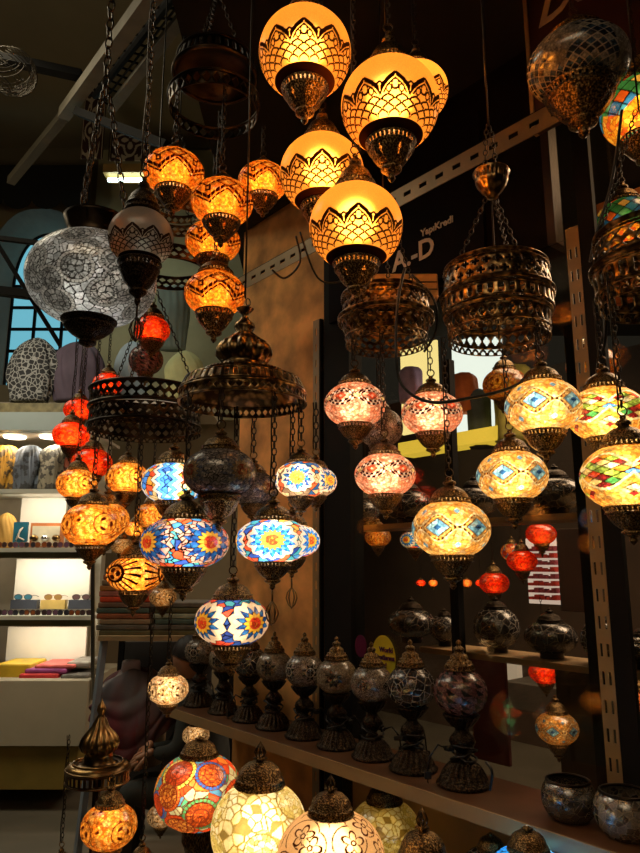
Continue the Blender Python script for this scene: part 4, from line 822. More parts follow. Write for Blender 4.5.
far('rainbow_lattice', 626, 226, 62, .62, 'large orange and red mosaic globe glowing behind the cut off gilded crown', 1.2, (1, .6, .3))
far('rosette_colour', 512, 552, 22, 1.9, 'small multicoloured mosaic lamp between the red lanterns', .3, (1, .6, .4))
rpanel('orange_wall_panel', 604, 190, 660, 300, .9, .03, mat('orange_glow_board', (.5, .16, .04), .6, 0, .3, 6), 'orange board standing in for lit stained glass behind the cut off crown at the right', 'board')  # orange lamp glow put into the board's colour
# shelving with red goods
sh_ = rpanel('goods_shelf', 529, 538, 560, 604, 2.3, .25, mat('glowing_shelf_frame', (.6, .55, .5), .5, emit=(.5, .4, .35), es=.8, var=0), 'white shelving with added glow and red goods beyond the glass', 'shelving')  # emission in the white frame makes the shelving look lit
s0_, h0_ = sH(532, 600, 2.28); s1_, h1_ = sH(557, 545, 2.28)
for i in range(8):
    b = MB()
    h_ = h0_+(h1_-h0_)*i/8
    for k in range(5): rbox(b, s0_+(s1_-s0_)*(k/5)+.004, s0_+(s1_-s0_)*((k+1)/5)-.004, 2.24, 2.30, h_+.006, h_+(h1_-h0_)/8*(.55+.3*((i*3+k*5) % 3)/2))
    b.build('row_of_goods', mat(('goods_red', 'goods_wine')[i % 2], ((.5, .04, .03), (.3, .05, .08))[i % 2], .6, 0, .4, 30), sh_)
rpanel('cabinet', 561, 528, 596, 612, 1.9, .3, DKW, 'dark cabinet beyond the glass right of the red shelving', 'cabinet')
rpanel('cabinet', 563, 664, 604, 800, 1.3, .2, mat('dark_green_cabinet', (.02, .02, .012), .5), 'tall dark panel beyond the glass behind the dark candle bowl', 'panel')
rpanel('panel_board', 474, 660, 504, 762, .62, .02, mat('maroon_board', (.16, .035, .035), .7, 0, .2), 'maroon board standing behind the rightmost table lamp', 'board')
rpanel('door_frame', 506, 655, 517, 702, 2.2, .05, mat('glowing_pale_frame', (.4, .35, .28), .6, emit=(.4, .33, .25), es=.5, var=0), 'pale upright frame far beyond the glass below the lower shelf', 'frame')  # slight emission added so the frame shows up pale
rpanel('sales_counter', 505, 685, 560, 712, 1.9, .4, mat('counter_grey', (.12, .11, .09), .6), 'low grey counter beyond the glass behind the red lantern', 'counter')
# dimly lit gold lamps under the shelf
def under(key, px, py, D, n, label, lit, col, **k):
    s, h = sH(px, py, n); p = rk(s, n, h); return lamp(key, p, D, label, lit=lit, col=col, chain=None, cat='table lamp', name='table_lamp', cup=STEM, cap=DOMECAP, us=(.8, .8), cs=(.95, .9), **k)
under('cream_gold', 385, 835, .24, .12, 'dim golden mosaic lamp under the shelf behind the blue lamp', .35, (1, .7, .2))
under('dark_net', 492, 868, .16, .06, 'unlit dark mosaic lamp with bell cap under the shelf', 0, (1, 1, 1))
# overhead area lights without fixtures, added to brighten the deep shop
def area(loc, size, e, col, rot=(0, 0, 0), sy=None, name='area_light'):
    l = bpy.data.lights.new(name, 'AREA'); l.energy = e; l.color = col; l.size = size; l.shape = 'RECTANGLE'; l.size_y = sy or size; o = bpy.data.objects.new(name, l); link(o); o.location = loc; o.rotation_euler = rot; return o
area(rk(.6, 2.0, 3.25), 1.2, 45, (1, .72, .5)); area(rk(-.6, 1.6, 3.2), .8, 14, (1, .7, .45))
area(rk(.62, .75, 3.2), .3, 2.5, (1, .6, .3))
# black cables
def cable(pts, label, r=.0035, sub=8):
    P_ = [Vector(p) for p in pts]; out = []
    for i in range(len(P_)-1):
        p0, p1, p2, p3 = P_[max(i-1, 0)], P_[i], P_[i+1], P_[min(i+2, len(P_)-1)]
        for k in range(sub):
            t = k/sub; out.append(.5*((2*p1)+(p2-p0)*t+(2*p0-5*p1+4*p2-p3)*t*t+(3*p1-p0-3*p2+p3)*t**3))
    out.append(P_[-1]); o = MB().tube(out, r, 6).build('power_cable', BLK, None, True); tag(o, label, 'cable'); return o
cable([P(405, 268, 1.6), P(398, 300, 1.55), P(396, 350, 1.5), P(402, 385, 1.48), P(430, 402, 1.42), P(470, 398, 1.42), P(510, 388, 1.42), P(536, 372, 1.42)], 'black cable looping down from the cream box towards the yellow lamps')
cable([P(412, 275, 1.75), P(434, 300, 1.7), P(436, 330, 1.7), P(424, 352, 1.7)], 'short black cable curling right of the gilded crown')
cable([P(296, 236, 2.2), P(300, 262, 2.2), P(285, 278, 2.2), P(272, 270, 2.2)], 'thin black cable drooping from the rail left of the lowest amber globe')
cable([P(300, 232, 2.3), P(318, 278, 2.3), P(345, 280, 2.3), P(370, 262, 2.3)], 'long thin black cable crossing the black post below the rail')
cable([P(622, 110, 1.6), P(612, 180, 1.6), P(596, 235, 1.6), P(590, 262, 1.6)], 'black cable hanging down right of the black post')
cable([P(601, 225, 1.5), P(606, 330, 1.5), P(598, 370, 1.5), P(618, 395, 1.5), P(640, 402, 1.5)], 'black cable running down beside the cut off crown')
cable([P(484, 0, 1.9), P(484, 50, 1.9), P(486, 86, 1.9)], 'black cable hanging in the dark above the small ceiling cup')
cable([P(486, 762, 1.72), P(492, 772, 1.7), P(490, 790, 1.72)], 'plug lead hanging at the right of the pinkish table lamp')
# ------------------------------------------------------------ canopy, floor
b = MB(); b.box(-.48, 3.6, -1.2, 5.2, 3.34, 3.38); tag(b.build('ceiling', NB), kind='structure')
b = MB(); b.box(-5, 6, -1.5, 8.6, -.05, 0); tag(b.build('floor', mat('grey_floor', (.17, .15, .11), .45, 0, .25, 1.5)), kind='structure')
b = MB(); b.box(-5, 6, -1.55, -1.45, 0, 6); tag(b.build('wall_rear', mat('rear_wall', (.05, .04, .03), .9)), kind='structure')
b = MB(); b.box(5.9, 6, -1.5, 8.6, 0, 6); tag(b.build('wall_right', MATS['rear_wall']), kind='structure')
b = MB(); b.box(-5.05, -4.95, -1.5, 8.6, 0, 6); tag(b.build('wall_left', MATS['rear_wall']), kind='structure')
# bench carrying the big table lamps (below the picture)
b = MB(); rbox(b, max(sH(150, 760, 0)[0], (D4-A_).dot(S)+.14), 1.6, -1.0, .2, .0, .40); tag(b.build('display_bench', DKW), 'low dark bench carrying the large mosaic table lamps', 'bench')
# ============================================================ the far left: vault, window, glasses shop
def fbox(name, px0, py0, px1, py1, Y, th, m, label=None, cat=None, kind=None, group=None, parent=None, bevel=0.):
    a = W(px0, py1, Y); c = W(px1, py0, Y); b = MB(); b.box(a.x, c.x, Y, Y+th, a.z, c.z); o = b.build(name, m, parent, bevel=bevel); return tag(o, label, cat, group, kind)
VY = 6.6
VAULT = mat('vault_plaster', (.24, .19, .11), .95, 0, .3, .8, .1)
# back wall with a pointed opening
L0, R0, T0 = W(-160, 426, VY).x, W(330, 426, VY).x, 6.0
ax = W(33, 300, VY).x; aw = abs(W(-20, 300, VY).x-ax); ah = W(48, 213, VY).z; asx = W(48, 300, VY).z; bot = W(48, 385, VY).z
def arch(cx, hw_, spring, apex, base, n=14):
    pts = [(cx-hw_, base), (cx-hw_, spring)]
    for i in range(1, n): t = i/n; pts.append((cx-hw_*(1-t)**.9*(1-.12*math.sin(PI*t)*-1) if False else cx-hw_*math.cos(t*PI/2)**.75, spring+(apex-spring)*math.sin(t*PI/2)**.9))
    pts.append((cx, apex)); return pts+[(2*cx-x, z) for x, z in pts[-2::-1]]
AO = arch(ax, aw, asx, ah+.05, bot); cwx = W(50, 300, VY+.5).x; AI = arch(cwx, abs(W(12, 300, VY+.5).x-cwx), W(48, 290, VY+.5).z, W(48, 234, VY+.5).z, bot)
# wall as strips around the arch
b = MB(); b.box(L0, ax-aw, VY, VY+.1, 0, T0); b.box(ax+aw, R0, VY, VY+.1, 0, T0); b.box(ax-aw, ax+aw, VY, VY+.1, 0, bot)
half = AO[1:len(AO)-1]
for (x0, z0), (x1, z1) in zip(half[:-1], half[1:]):
    if x1 > x0: b.hexa([(x0, VY, z0), (x1, VY, z1), (x1, VY+.1, z1), (x0, VY+.1, z0), (x0, VY, T0), (x1, VY, T0), (x1, VY+.1, T0), (x0, VY+.1, T0)])
tag(b.build('wall_vault', VAULT), kind='structure')
V = []; Fc = []; n = len(AO)
for (x, z) in AO: V.append((x, VY, z))
for (x, z) in AI: V.append((x, VY+.5, z))
for i in range(n-1): Fc.append((i, i+1, n+i+1, n+i))
tag(obj('trim_3', mesh('trim_3', V, Fc, mat('reveal_plaster', (.36, .24, .17), .9, 0, .3, 2, .2), False)), kind='structure')
wn = tag(empty('window_2', (cwx, VY+.5, bot)), kind='structure')
V2, F2 = prism(AI, lambda a, b_, t: (a-cwx, t, b_-bot), .02, .04); o = obj('pane', mesh('pane', V2, F2, gE('daylight_pane', (.16, .5, .62), .5)), wn)
B = MB(); wi = AI[1][0]-cwx
for k in (-.33, .33): B.box(wi*k*1.1-.015, wi*k*1.1+.015, -.01, .015, 0, AI[len(AI)//2][1]-bot-.15)
for k in range(1, 6): B.box(wi, -wi, -.01, .015, .25*k, .25*k+.03)
B.tube([(x-cwx, 0, z-bot) for x, z in AI], .022, 6); B.build('mullions', DARKM, wn)
fbox('wall_niche', -60, 150, 130, 420, VY+.62, .02, MATS['rear_wall'], kind='structure')
# pale wall seen between the crowns
fbox('trim_4', 80, 150, 246, 420, 6.3, .08, mat('pale_green_wall', (.42, .38, .22), .9, 0, .3, 2), kind='structure')
b = MB(); b.box(-5, R0, 3.0, VY, 5.95, 6.0); tag(b.build('ceiling_vault', VAULT), kind='structure')
# scalloped dark cornice above the arch
V, Fc = prism([(-200, 0), (90, 0), (90, 34)]+[(90-29*k-14.5+14.5*math.cos(t), 34+0+10*math.sin(t)) for k in range(8) for t in [PI*j/8 for j in range(9)]]+[(-200, 34)], lambda a, b_, t: W(a, 165+b_, t), 6.0, 6.2)
tag(obj('trim_5', mesh('trim_5', V, Fc, NB, False)), kind='structure')
# ornate banner
def ornate(px0, py0, px1, py1, Y, label, rep):
    a = W(px0, py1, Y); c = W(px1, py0, Y); nu, nv = 70, int(70*rep*1.5); V = []; col = []; Fc = []
    for j in range(nv+1):
        for i in range(nu+1):
            x = i/nu; z = j/nv; V.append((a.x+(c.x-a.x)*x, Y, a.z+(c.z-a.z)*z)); X = (x-.5)*2; Z = (frac(z*rep)-.5)*2; r = math.hypot(X*1.1, Z); t = math.atan2(Z, X)
            on = abs(r-(.62+.16*math.cos(4*t))) < .07 or (r < .34+.14*math.cos(4*t) and r > .1 and abs(math.sin(2*t)) < .8) or abs(abs(X)-.93) < .035 or (r > .82 and abs(math.sin(6*r+3*t)*math.cos(5*X)) < .3 and abs(X) < .85)
            col.append((.62, .52, .38, 1) if on else (.05, .015, .012, 1))
    for j in range(nv):
        for i in range(nu): k = j*(nu+1)+i; Fc.append((k, k+1, k+nu+2, k+nu+1))
    o = obj('ornate_banner', mesh('banner', V, Fc, attrmat('banner_pattern'), False, col)); s = o.modifiers.new('s', 'SOLIDIFY'); s.thickness = .02; return tag(o, label, 'banner')
ornate(80, 0, 113, 158, 5.6, 'tall dark red banner with white floral ornament behind the tray beam', 3)
ornate(108, 132, 152, 160, 5.7, 'wide dark banner with white floral ornament above the fluorescent lamp', .7)
# beams and cable tray
def bars(name, lst, m, label, cat, **k):
    B = MB()
    for p, q, w, h in lst: B.bar(p, q, w, h)
    o = B.build(name, m); return tag(o, label, cat)
GR = mat('grey_box_steel', (.26, .23, .17), .6, .1, .2)
bars('steel_beam', [(P(64, 114, 3.9), P(170, -30, 2.5), .062, .062)], GR, 'pale square steel beam rising from the middle left to the top', 'beam')
bars('steel_beam', [(P(64, 116, 3.93), P(11, 181, 4.6), .05, .05)], mat('dark_box_steel', (.15, .13, .09), .5, .4, .2), 'darker end of the square beam reaching down left', 'beam')
tr_ = tag(empty('cable_tray', P(112, 108, 3.9)), 'wire cable tray running beside the pale steel beam', 'cable tray')
B = MB(); B.bar(P(112, 108, 3.9), P(215, -25, 2.6), .05, .03); par(B.build('side_rail', GR), tr_)
B = MB(); q0, q1 = P(106, 100, 3.9), P(196, -25, 2.6); q2, q3 = P(84, 92, 3.9), P(176, -25, 2.6)
for k in range(16): B.bar((q2).lerp(q3, k/15), P(112, 108, 3.9).lerp(P(215, -25, 2.6), k/15)+Vector((0, 0, .01)), .008)
for k in (.33, .66): B.bar(q2.lerp(P(112, 108, 3.9), k), q3.lerp(P(215, -25, 2.6), k), .008)
B.tube([q2.lerp(q0, .5), q3.lerp(q1, .7)], .02, 8); par(B.build('wire_rungs', DARKM), tr_)
bars('steel_beam', [(P(-10, 56, 3.6), P(82, 76, 3.6), .06, .04)], DARKM, 'black bar entering from the left edge near the top', 'beam')
bars('steel_beam', [(P(78, 112, 3.7), P(168, 146, 3.2), .05, .04)], DARKM, 'black slotted bar below the cable tray', 'beam')
bars('steel_beam', [(P(-10, 237, 3.4), P(62, 246, 3.4), .022, .022), (P(-10, 290, 3.4), P(40, 296, 3.4), .05, .04), (P(-5, 240, 3.4), P(60, 345, 3.4), .022, .02)], DARKM, 'black bars crossing in front of the blue window', 'beam')
# wire lampshade top left
B = MB(); R_ = random.Random(4); c = P(12, 72, 3.3)
for i in range(60):
    t = R_.uniform(0, 6.28); a = R_.uniform(.3, 2.8); pts = [c+Vector((.115*math.sin(a+s*.12)*math.cos(t+s*.22), .115*math.sin(a+s*.12)*math.sin(t+s*.22), .11*math.cos(a+s*.12))) for s in range(8)]; B.tube(pts, .0022, 4)
tag(B.build('wire_globe', mat('dull_wire', (.12, .1, .07), .5, .6), None, True), 'dull round woven wire globe at the upper left edge', 'hanging globe')
# fluorescent fixture
f = tag(empty('fluorescent_lamp', W(128, 178, 5.4)), 'white fluorescent lamp glowing in an orange housing at upper left', 'fluorescent lamp')
a = W(108, 180, 5.4); c = W(148, 174, 5.4); B = MB().tube([a-f.location, Vector((c.x, c.y, a.z))-f.location], .016, 10); B.build('tube', gE('tube_glow', (.75, 1, .95), 7.), f, True)
B = MB(); B.box(a.x-f.location.x-.03, c.x-f.location.x+.03, -.06, .12, .02, .1); B.build('housing', mat('amber_housing', (.45, .28, .08), .6), f)
area(W(128, 182, 5.35), .3, 2.5, (.8, 1, .9), sy=.08)
# ------------------------------------------------------------ glasses and scarf shop, front plane Y = 4.8
SY = 4.8
fbox('shop_ledge', -60, 412, 70, 430, SY-.1, .5, mat('grey_blue_fascia', (.30, .36, .34), .5, 0, .05), 'grey blue fascia ledge with scarf busts on top', 'ledge')
fbox('glass_ledge', -60, 403, 70, 412, SY-.1, .4, mat('ledge_clutter', (.2, .17, .08), .3, 0, .5, 20), 'bronze coloured low rail on top of the grey fascia', 'rail')
fbox('wall_shop', -160, 402, 108, 790, SY+.75, .05, mat('shop_back', (.42, .36, .26), .8, 0, .1), kind='structure')
fbox('shop_soffit', -60, 430, 92, 433, SY, .7, WHITE, 'white soffit with two downlights over the hanging scarves', 'soffit')
for px, l in ((15, 'left round downlight over the hanging scarves'), (51, 'right round downlight over the hanging scarves')):
    p = W(px, 434, SY+.12); p.z = W(px, 433, SY).z-.003; d_ = MB().lathe([(.0001, 0), (.075, 0), (.08, .01), (.0001, .012)], 24).build('downlight', gE('downlight_glow', (1, .85, .6), 4.), None, loc=p-Vector((0, 0, .012))); tag(d_, l, 'downlight', 'downlights'); area(p-Vector((0, 0, .03)), .12, 1.6, (1, .85, .62))
def bust(px, pyb, w, h, Y, m, label, seed, folds=9, neck=None, amp=.1, tilt=0., name='scarf_bust', cat='scarf', sh=.55):
    p = W(px, pyb, Y); zd = p.y; R = w/2/F*zd*1.02; H = h/F*zd*1.02; nu, nv = 72, 26; V = []; Fc = []; r_ = random.Random(seed); ph = r_.uniform(0, 6)
    for j in range(nv+1):
        t = j/nv; q = (.78+.22*math.sin(PI*min(1, t/sh)*.5)) if t < sh else math.cos((t-sh)/(1-sh)*PI/2)**.55*.98+.02
        for i in range(nu):
            a_ = 2*PI*i/nu; f = 1+amp*math.sin(folds*a_+ph+5*t)*(.4+.6*math.sin(PI*t))*.6+amp*.7*math.sin(3*a_-7*t+ph*2)*t+amp*.35*math.sin(15*a_+11*t)
            V.append((R*q*f*math.cos(a_)+tilt*H*t, R*.55*q*f*math.sin(a_), H*t))
    for j in range(nv):
        for i in range(nu): Fc.append((j*nu+i, j*nu+(i+1) % nu, (j+1)*nu+(i+1) % nu, (j+1)*nu+i))
    Fc.append(tuple(range(nu))[::-1]); Fc.append(tuple(nv*nu+i for i in range(nu)))
    o = obj(name, mesh(name, V, Fc, m, True), None, p); tag(o, label, cat)
    if neck: MB().lathe([(.0001, H*.9), (R*.22, H*.9), (R*.2, H*1.08), (R*.17, H*1.1), (.0001, H*1.1)], 20).build('neck', neck, o, True)
    return o
def patmat(name, c1, c2, scale, thr=.5, kind='vor'):
    if name in MATS: return MATS[name]
    m = bpy.data.materials.new(name); m.use_nodes = True; nt = m.node_tree; b = nt.nodes['Principled BSDF']; b.inputs['Roughness'].default_value = .85
    tc = nt.nodes.new('ShaderNodeTexCoord'); v = nt.nodes.new('ShaderNodeTexVoronoi' if kind == 'vor' else 'ShaderNodeTexNoise'); v.inputs['Scale'].default_value = scale
    if kind == 'vor': v.feature = 'DISTANCE_TO_EDGE'
    cr = nt.nodes.new('ShaderNodeValToRGB'); cr.color_ramp.elements[0].color = (*c1, 1); cr.color_ramp.elements[1].color = (*c2, 1); cr.color_ramp.elements[0].position = thr-.03; cr.color_ramp.elements[1].position = thr+.03
    nt.links.new(tc.outputs['Object'], v.inputs['Vector']); nt.links.new(v.outputs[0], cr.inputs[0]); nt.links.new(cr.outputs[0], b.inputs['Base Color']); MATS[name] = m; return m
bw = patmat('black_white_print', (.3, .3, .28), (.02, .02, .02), 30, .08)
bust(29, 402, 48, 68, SY+.1, bw, 'black and white patterned scarf draped on the ledge, leftmost', 2, 7, None, .14, .05)
bust(76, 402, 54, 64, SY+.15, mat('plum_cloth', (.085, .06, .085), .8, 0, .2), 'dark plum scarf draped on a bust beside the patterned one', 3, 11)
bust(130, 400, 34, 62, SY+.6, mat('pale_blue_cloth', (.4, .5, .58), .8, 0, .15), 'pale blue scarf on display behind the wine red lamp', 4, 9)
bust(183, 398, 38, 50, SY+.5, mat('pale_lime_cloth', (.62, .62, .30), .8, 0, .15), 'pale lime coloured hat and scarf left of the bell topped crown', 5, 6, None, .06)
bust(172, 350, 34, 70, SY+.9, mat('grey_green_curtain', (.2, .24, .2), .8, 0, .15), 'grey green curtain behind the lowest zigzag lamp', 6, 14, None, .08, cat='curtain', name='curtain', sh=.95)
hs = [(-6, (.3, .15, .01), 'mustard scarf hanging at the very left edge'), (9, (.35, .18, .015), 'mustard and dark scarf hanging second from the left'), (22, (.05, .06, .08), 'black and blue scarf hanging left of the blue grey print'), (34, (.12, .15, .2), 'blue grey printed scarf hanging in the middle of the row'), (47, (.17, .15, .11), 'beige grey scarf hanging left of the pink orange one'), (60, (.4, .12, .07), 'pink orange scarf hanging at the right end of the row')]
for i, (px, col, l) in enumerate(hs):
    m = patmat('scarf_print_%d' % i, col, tuple(x*.16+.01 for x in col), 22, .52, 'noise'); o = bust(px, 489, 22, 44+5*((i*3) % 3), SY+.15+.05*(i % 2), m, l, 20+i, 5, None, .24, .10*(-1)**i, 'hanging_scarf', sh=.75); o['group'] = 'scarves hanging in a row'
def shelf(px0, py0, px1, py1, label, dep=.45, m=None):
    o = fbox('glass_shelf', px0, py0, px1, py1, SY-.05, dep, m or mat('shelf_glass_edge', (.5, .5, .42), .3, 0, .1), label, 'shelf', group='glass shelves of the glasses shop'); return o
shelf(-60, 489, 92, 493, 'glass shelf under the hanging scarves'); shelf(-60, 548, 92, 552, 'upper glass shelf with a row of sunglasses'); shelf(-60, 616, 92, 620, 'lower glass shelf with a row of sunglasses')
for y0, y1, l in ((552, 558, 'dark strip of lights below the upper sunglasses shelf'), (620, 626, 'dark strip of lights below the lower sunglasses shelf')): fbox('shelf_valance', -60, y0, 92, y1, SY+.02, .03, mat('valance', (.12, .12, .06), .4), l, 'valance')
fbox('display_box', 18, 495, 67, 545, SY+.33, .03, WHITE, 'open white display box lid behind the jewellery', 'display box')
fbox('display_board', 13, 559, 91, 606, SY+.33, .03, WHITE, 'white board behind the three displayed sunglasses', 'display board')
fbox('display_board', 5, 627, 87, 664, SY+.33, .03, WHITE, 'white board behind the coloured cloths on the counter', 'display board')
bk = fbox('picture_card', 12, 522, 28, 547, SY+.1, .02, mat('teal_card', (.02, .14, .2), .4), 'teal card with white curl beside the jewellery box', 'card')
B = MB(); B.tube([W(px, py, SY+.095) for px, py in ((16, 540), (19, 533), (23, 527), (20, 530), (18, 537), (24, 540))], .006, 5); B.build('white_curl', WHITE, bk, True)
jb = fbox('jewellery_box', 29, 523, 62, 547, SY+.12, .06, mat('orange_box', (.6, .2, .06), .5), 'open orange rimmed jewellery box with golden pieces', 'jewellery box')
fbox('inlay', 31, 526, 60, 546, SY+.115, .02, mat('ivory_inlay', (.8, .72, .5), .6), parent=jb)
for k, px in enumerate((34, 45, 56)): B = MB(); B.sphere(W(px, 538, SY+.105), .03, 14, 8, .8); B.build('brooch', GOLD if k != 1 else CHROME, jb, True)
bust(4, 548, 22, 34, SY+.2, mat('ochre_cloth', (.55, .3, .06), .8), 'ochre cloth bundle at the left edge of the jewellery shelf', 31, 5, cat='cloth', name='cloth_bundle')
fbox('rear_ledge', 108, 399, 206, 405, 5.2, .75, WHITE, 'pale ledge under the blue and lime scarves behind the crowns', 'ledge')
# sunglasses
def shades(name, loc, col, label, group=None, w=.135, fr=None, up=.0, rz=0):
    root = empty(name, loc, label, 'sunglasses', group, rz); fm = fr or mat('black_frame', (.02, .015, .012), .3); lm = mat('lens_%d_%d_%d' % tuple(int(x*99) for x in col), col, .12, 0, .05, spec=.8)
    k = w/2; B = MB()
    for s in (-1, 1):
        B.tube([(s*k*.52+k*.42*math.cos(t), 0, .022+up+.019*math.sin(t)*(1.1 if math.sin(t) < 0 else .9)) for t in [2*PI*i/14 for i in range(14)]], .0026, 5, True); B.tube([(s*k*.93, 0, .03+up), (s*k*.97, .05, .03+up), (s*k*.93, .12, .018+up)], .002, 4)
    B.tube([(-k*.13, 0, .03+up), (0, -.003, .034+up), (k*.13, 0, .03+up)], .002, 4); B.build('frame', fm, root, True)
    for s in (-1, 1):
        V, Fc = prism([(s*k*.52+k*.40*math.cos(t), .022+up+.018*math.sin(t)) for t in [2*PI*i/16 for i in range(16)]], lambda a, b_, t: (a, t, b_), -.0008, .0008); obj('lens', mesh('lens', V, Fc, lm, False), root)
    return root
sb = [((10, 600, 37, 609), mat('navy_block', (.04, .045, .06), .5), (23, (.05, .16, .22), 'blue lensed sunglasses on a dark block, left of the three')), ((40, 600, 65, 609), mat('gold_block', (.5, .35, .1), .5), (53, (.3, .18, .06), 'tortoiseshell sunglasses on a gold block, middle of the three')), ((68, 600, 92, 609), MATS['navy_block'], (81, (.12, .07, .07), 'dark sunglasses on a dark block, right of the three'))]
for (r, m, (px, col, l)), side in zip(sb, ('left', 'middle', 'right')):
    fbox('display_block', *r, SY+.2, .06, m, '%s display block under sunglasses' % {'left': 'dark left', 'middle': 'gold middle', 'right': 'dark right'}[side], 'display block'); shades('sunglasses', W(px, 600, SY+.21), col, l, fr=mat('tortoise_frame', (.25, .1, .03), .3) if side == 'middle' else None)
rc = [(.2, .06, .02), (.05, .03, .03), (.12, .06, .1), (.03, .03, .04)]
for row, py, nm, wd in ((0, 548, 'upper', 9), (1, 616, 'lower', 9)):
    for k in range(wd):
        px = -4+k*11.2
        shades('sunglasses', W(px, py, SY+.02)+Vector((0, 0, .002)), rc[(k+row) % 4], 'one of the dark sunglasses in the %s tightly packed row' % nm, 'sunglasses packed on the %s shelf' % nm, .085, mat('brown_frame', (.16, .05, .02), .3) if row == 0 else None)
for py, e_ in ((496, 1.6), (560, 2.0), (628, 1.3)):
    p = W(45, py, SY+.06); area((p.x, p.y, p.z), .62, e_, (1, .9, .72), (math.radians(38), 0, 0), .03, 'shelf_strip_light')
# post, counter and goods
bars('chrome_post', [(W(93, 560, SY-.1), W(93, 700, SY-.1), .022, .022)], CHROME, 'thin chrome post at the right end of the glasses shelves', 'post')
fbox('pale_pillar', 95, 395, 106, 660, SY+.5, .1, mat('pillar_pale', (.5, .47, .36), .7), 'pale pillar between the glasses shelves and the textile stack', 'pillar')
ct = fbox('shop_counter', -90, 681, 88, 746, SY-.15, .8, mat('counter_front', (.42, .38, .27), .6, 0, .05), 'long beige sales counter with coloured cloths on it', 'counter')
fbox('plinth', -90, 746, 78, 789.5, SY-.1, .7, mat('ochre_plinth', (.24, .17, .03), .6, 0, .15), parent=ct)
def fold(px0, py0, px1, py1, Y, m, label, name='folded_cloth', cat='folded cloth', group=None, dep=.3, b=.012):
    return fbox(name, px0, py0, px1, py1, Y, dep, m, label, cat, group=group, bevel=b)
fold(-6, 664, 30, 681, SY, mat('yellow_tray', (.6, .4, .02), .5), 'yellow tray at the left of the counter', 'tray', 'tray')
C_ = lambda n, c: mat('textile_'+n, c, .9, 0, .3, 20)
fold(18, 674, 58, 681, SY-.04, C_('red', (.55, .04, .04)), 'red folded cloth on the counter, lowest'); fold(24, 669, 66, 674, SY-.02, C_('purple', (.3, .06, .22)), 'purple folded cloth on top of the red one'); fold(34, 665, 74, 669, SY, C_('pink', (.6, .12, .1)), 'pinkish red folded cloth topmost on the counter')
fold(60, 675, 88, 681, SY-.05, C_('grey', (.15, .14, .12)), 'dark grey folded cloth at the right of the counter'); fold(66, 662, 90, 668, SY+.05, C_('lightgrey', (.3, .28, .24)), 'light grey folded cloth at the rear right of the counter')
# textile stacks on the glass case
TY = 3.75
cols = [('olive', (.1, .09, .04)), ('greyb', (.12, .11, .09)), ('sand', (.28, .2, .12)), ('rust', (.3, .1, .04)), ('teal', (.08, .12, .1)), ('brownp', (.2, .12, .08)), ('red2', (.6, .07, .02)), ('rose', (.4, .14, .1)), ('orangep', (.5, .22, .06)), ('sand', (.28, .2, .12)), ('rust', (.3, .1, .04))]
y = 636
nth = ['lowest', 'second', 'third', 'fourth', 'fifth', 'sixth', 'seventh', 'eighth', 'ninth', 'tenth', 'topmost']
for k, (nm, c_) in enumerate(cols):
    h = 5.6; j = random.Random(k).uniform(-2, 2); fold(97+j+max(0, k-5)*1.1, y-h, 150+j, y-.2, TY, C_(nm, c_), '%s %s folded textile from the bottom of the left stack' % (nth[k], {'red2': 'bright red', 'greyb': 'grey', 'brownp': 'brown', 'orangep': 'orange patterned'}.get(nm, nm)), 'folded_textile', 'folded textile', 'left stack of folded textiles', .3, .006); y -= h
y = 636; cols2 = [('olive', (.1, .09, .04)), ('greyb', (.12, .11, .09)), ('teal', (.08, .12, .1)), ('mint', (.28, .32, .24)), ('olive', (.1, .09, .04)), ('greyb', (.12, .11, .09))]
for k, (nm, c_) in enumerate(cols2):
    h = 5.6; j = random.Random(k+50).uniform(-3, 3); fold(152+j, y-h, 206+j, y-.2, TY, C_(nm, c_), '%s %s folded textile from the bottom of the right stack' % (nth[k], {'greyb': 'grey'}.get(nm, nm)), 'folded_textile', 'folded textile', 'right stack of folded textiles', .3, .006); y -= h
# table top that carries them, mirror frame below
tb = fbox('textile_table', 98, 636, 214, 641, TY-.03, .5, mat('table_edge', (.4, .3, .16), .5), 'narrow table top carrying the stacks of folded textiles', 'table')
for px in (224,): 
    a = W(px, 641, TY); B = MB(); B.box(a.x-.02, a.x+.02, TY-.02, TY+.02, 0, a.z); B.box(a.x-.02, a.x+.02, TY+.4, TY+.44, 0, a.z); B.build('leg', DARKM, tb)
a = W(104, 641, TY); B = MB(); B.bar((a.x, TY, a.z), (a.x-.06, TY-.06, 0), .03); B.build('leg', mat('blue_grey_leg', (.25, .3, .36), .4), tb); B = MB(); B.bar((a.x-.02, TY+.42, a.z), (a.x-.04, TY+.42, 0), .03); B.build('leg', DARKM, tb)
# mannequin bust with scarf in front of a dark backing
fbox('dark_backing', 112, 642, 212, 806, TY+.55, .03, mat('backing_dark', (.02, .018, .016), .7), 'dark board standing behind the mannequin under the textile table', 'board')
mq = tag(empty('mannequin_bust', W(133, 742, 3.9)), 'mannequin bust in a maroon top under the textile table', 'mannequin')
mz = mq.location
def part_bust(name, px, pyb, w, h, Y, m, seed, **k):
    o = bust(px, pyb, w, h, Y, m, None, seed, **k); o.name = name; o.location = o.location-mz; o.parent = mq
    for q in ('label', 'category'):
        if q in o: del o[q]
    return o
part_bust('torso', 133, 742, 66, 66, 3.95, mat('maroon_top', (.07, .012, .016), .85, 0, .2), 61, folds=5, amp=.03, sh=.7)
B = MB().lathe([(.0001, -.05), (.055, -.05), (.048, .03), (.044, .04), (.0001, .04)], 24, W(131, 668, 3.9)-mz); B.build('neck', mat('mannequin_white', (.5, .45, .48), .5), mq, True)
B = MB().lathe([(.0001, 0), (.16, 0), (.17, .16), (.0001, .17)], 24, W(133, 762, 3.97)-mz); B.build('stand', mat('stand_tan', (.25, .17, .09), .6), mq, True)
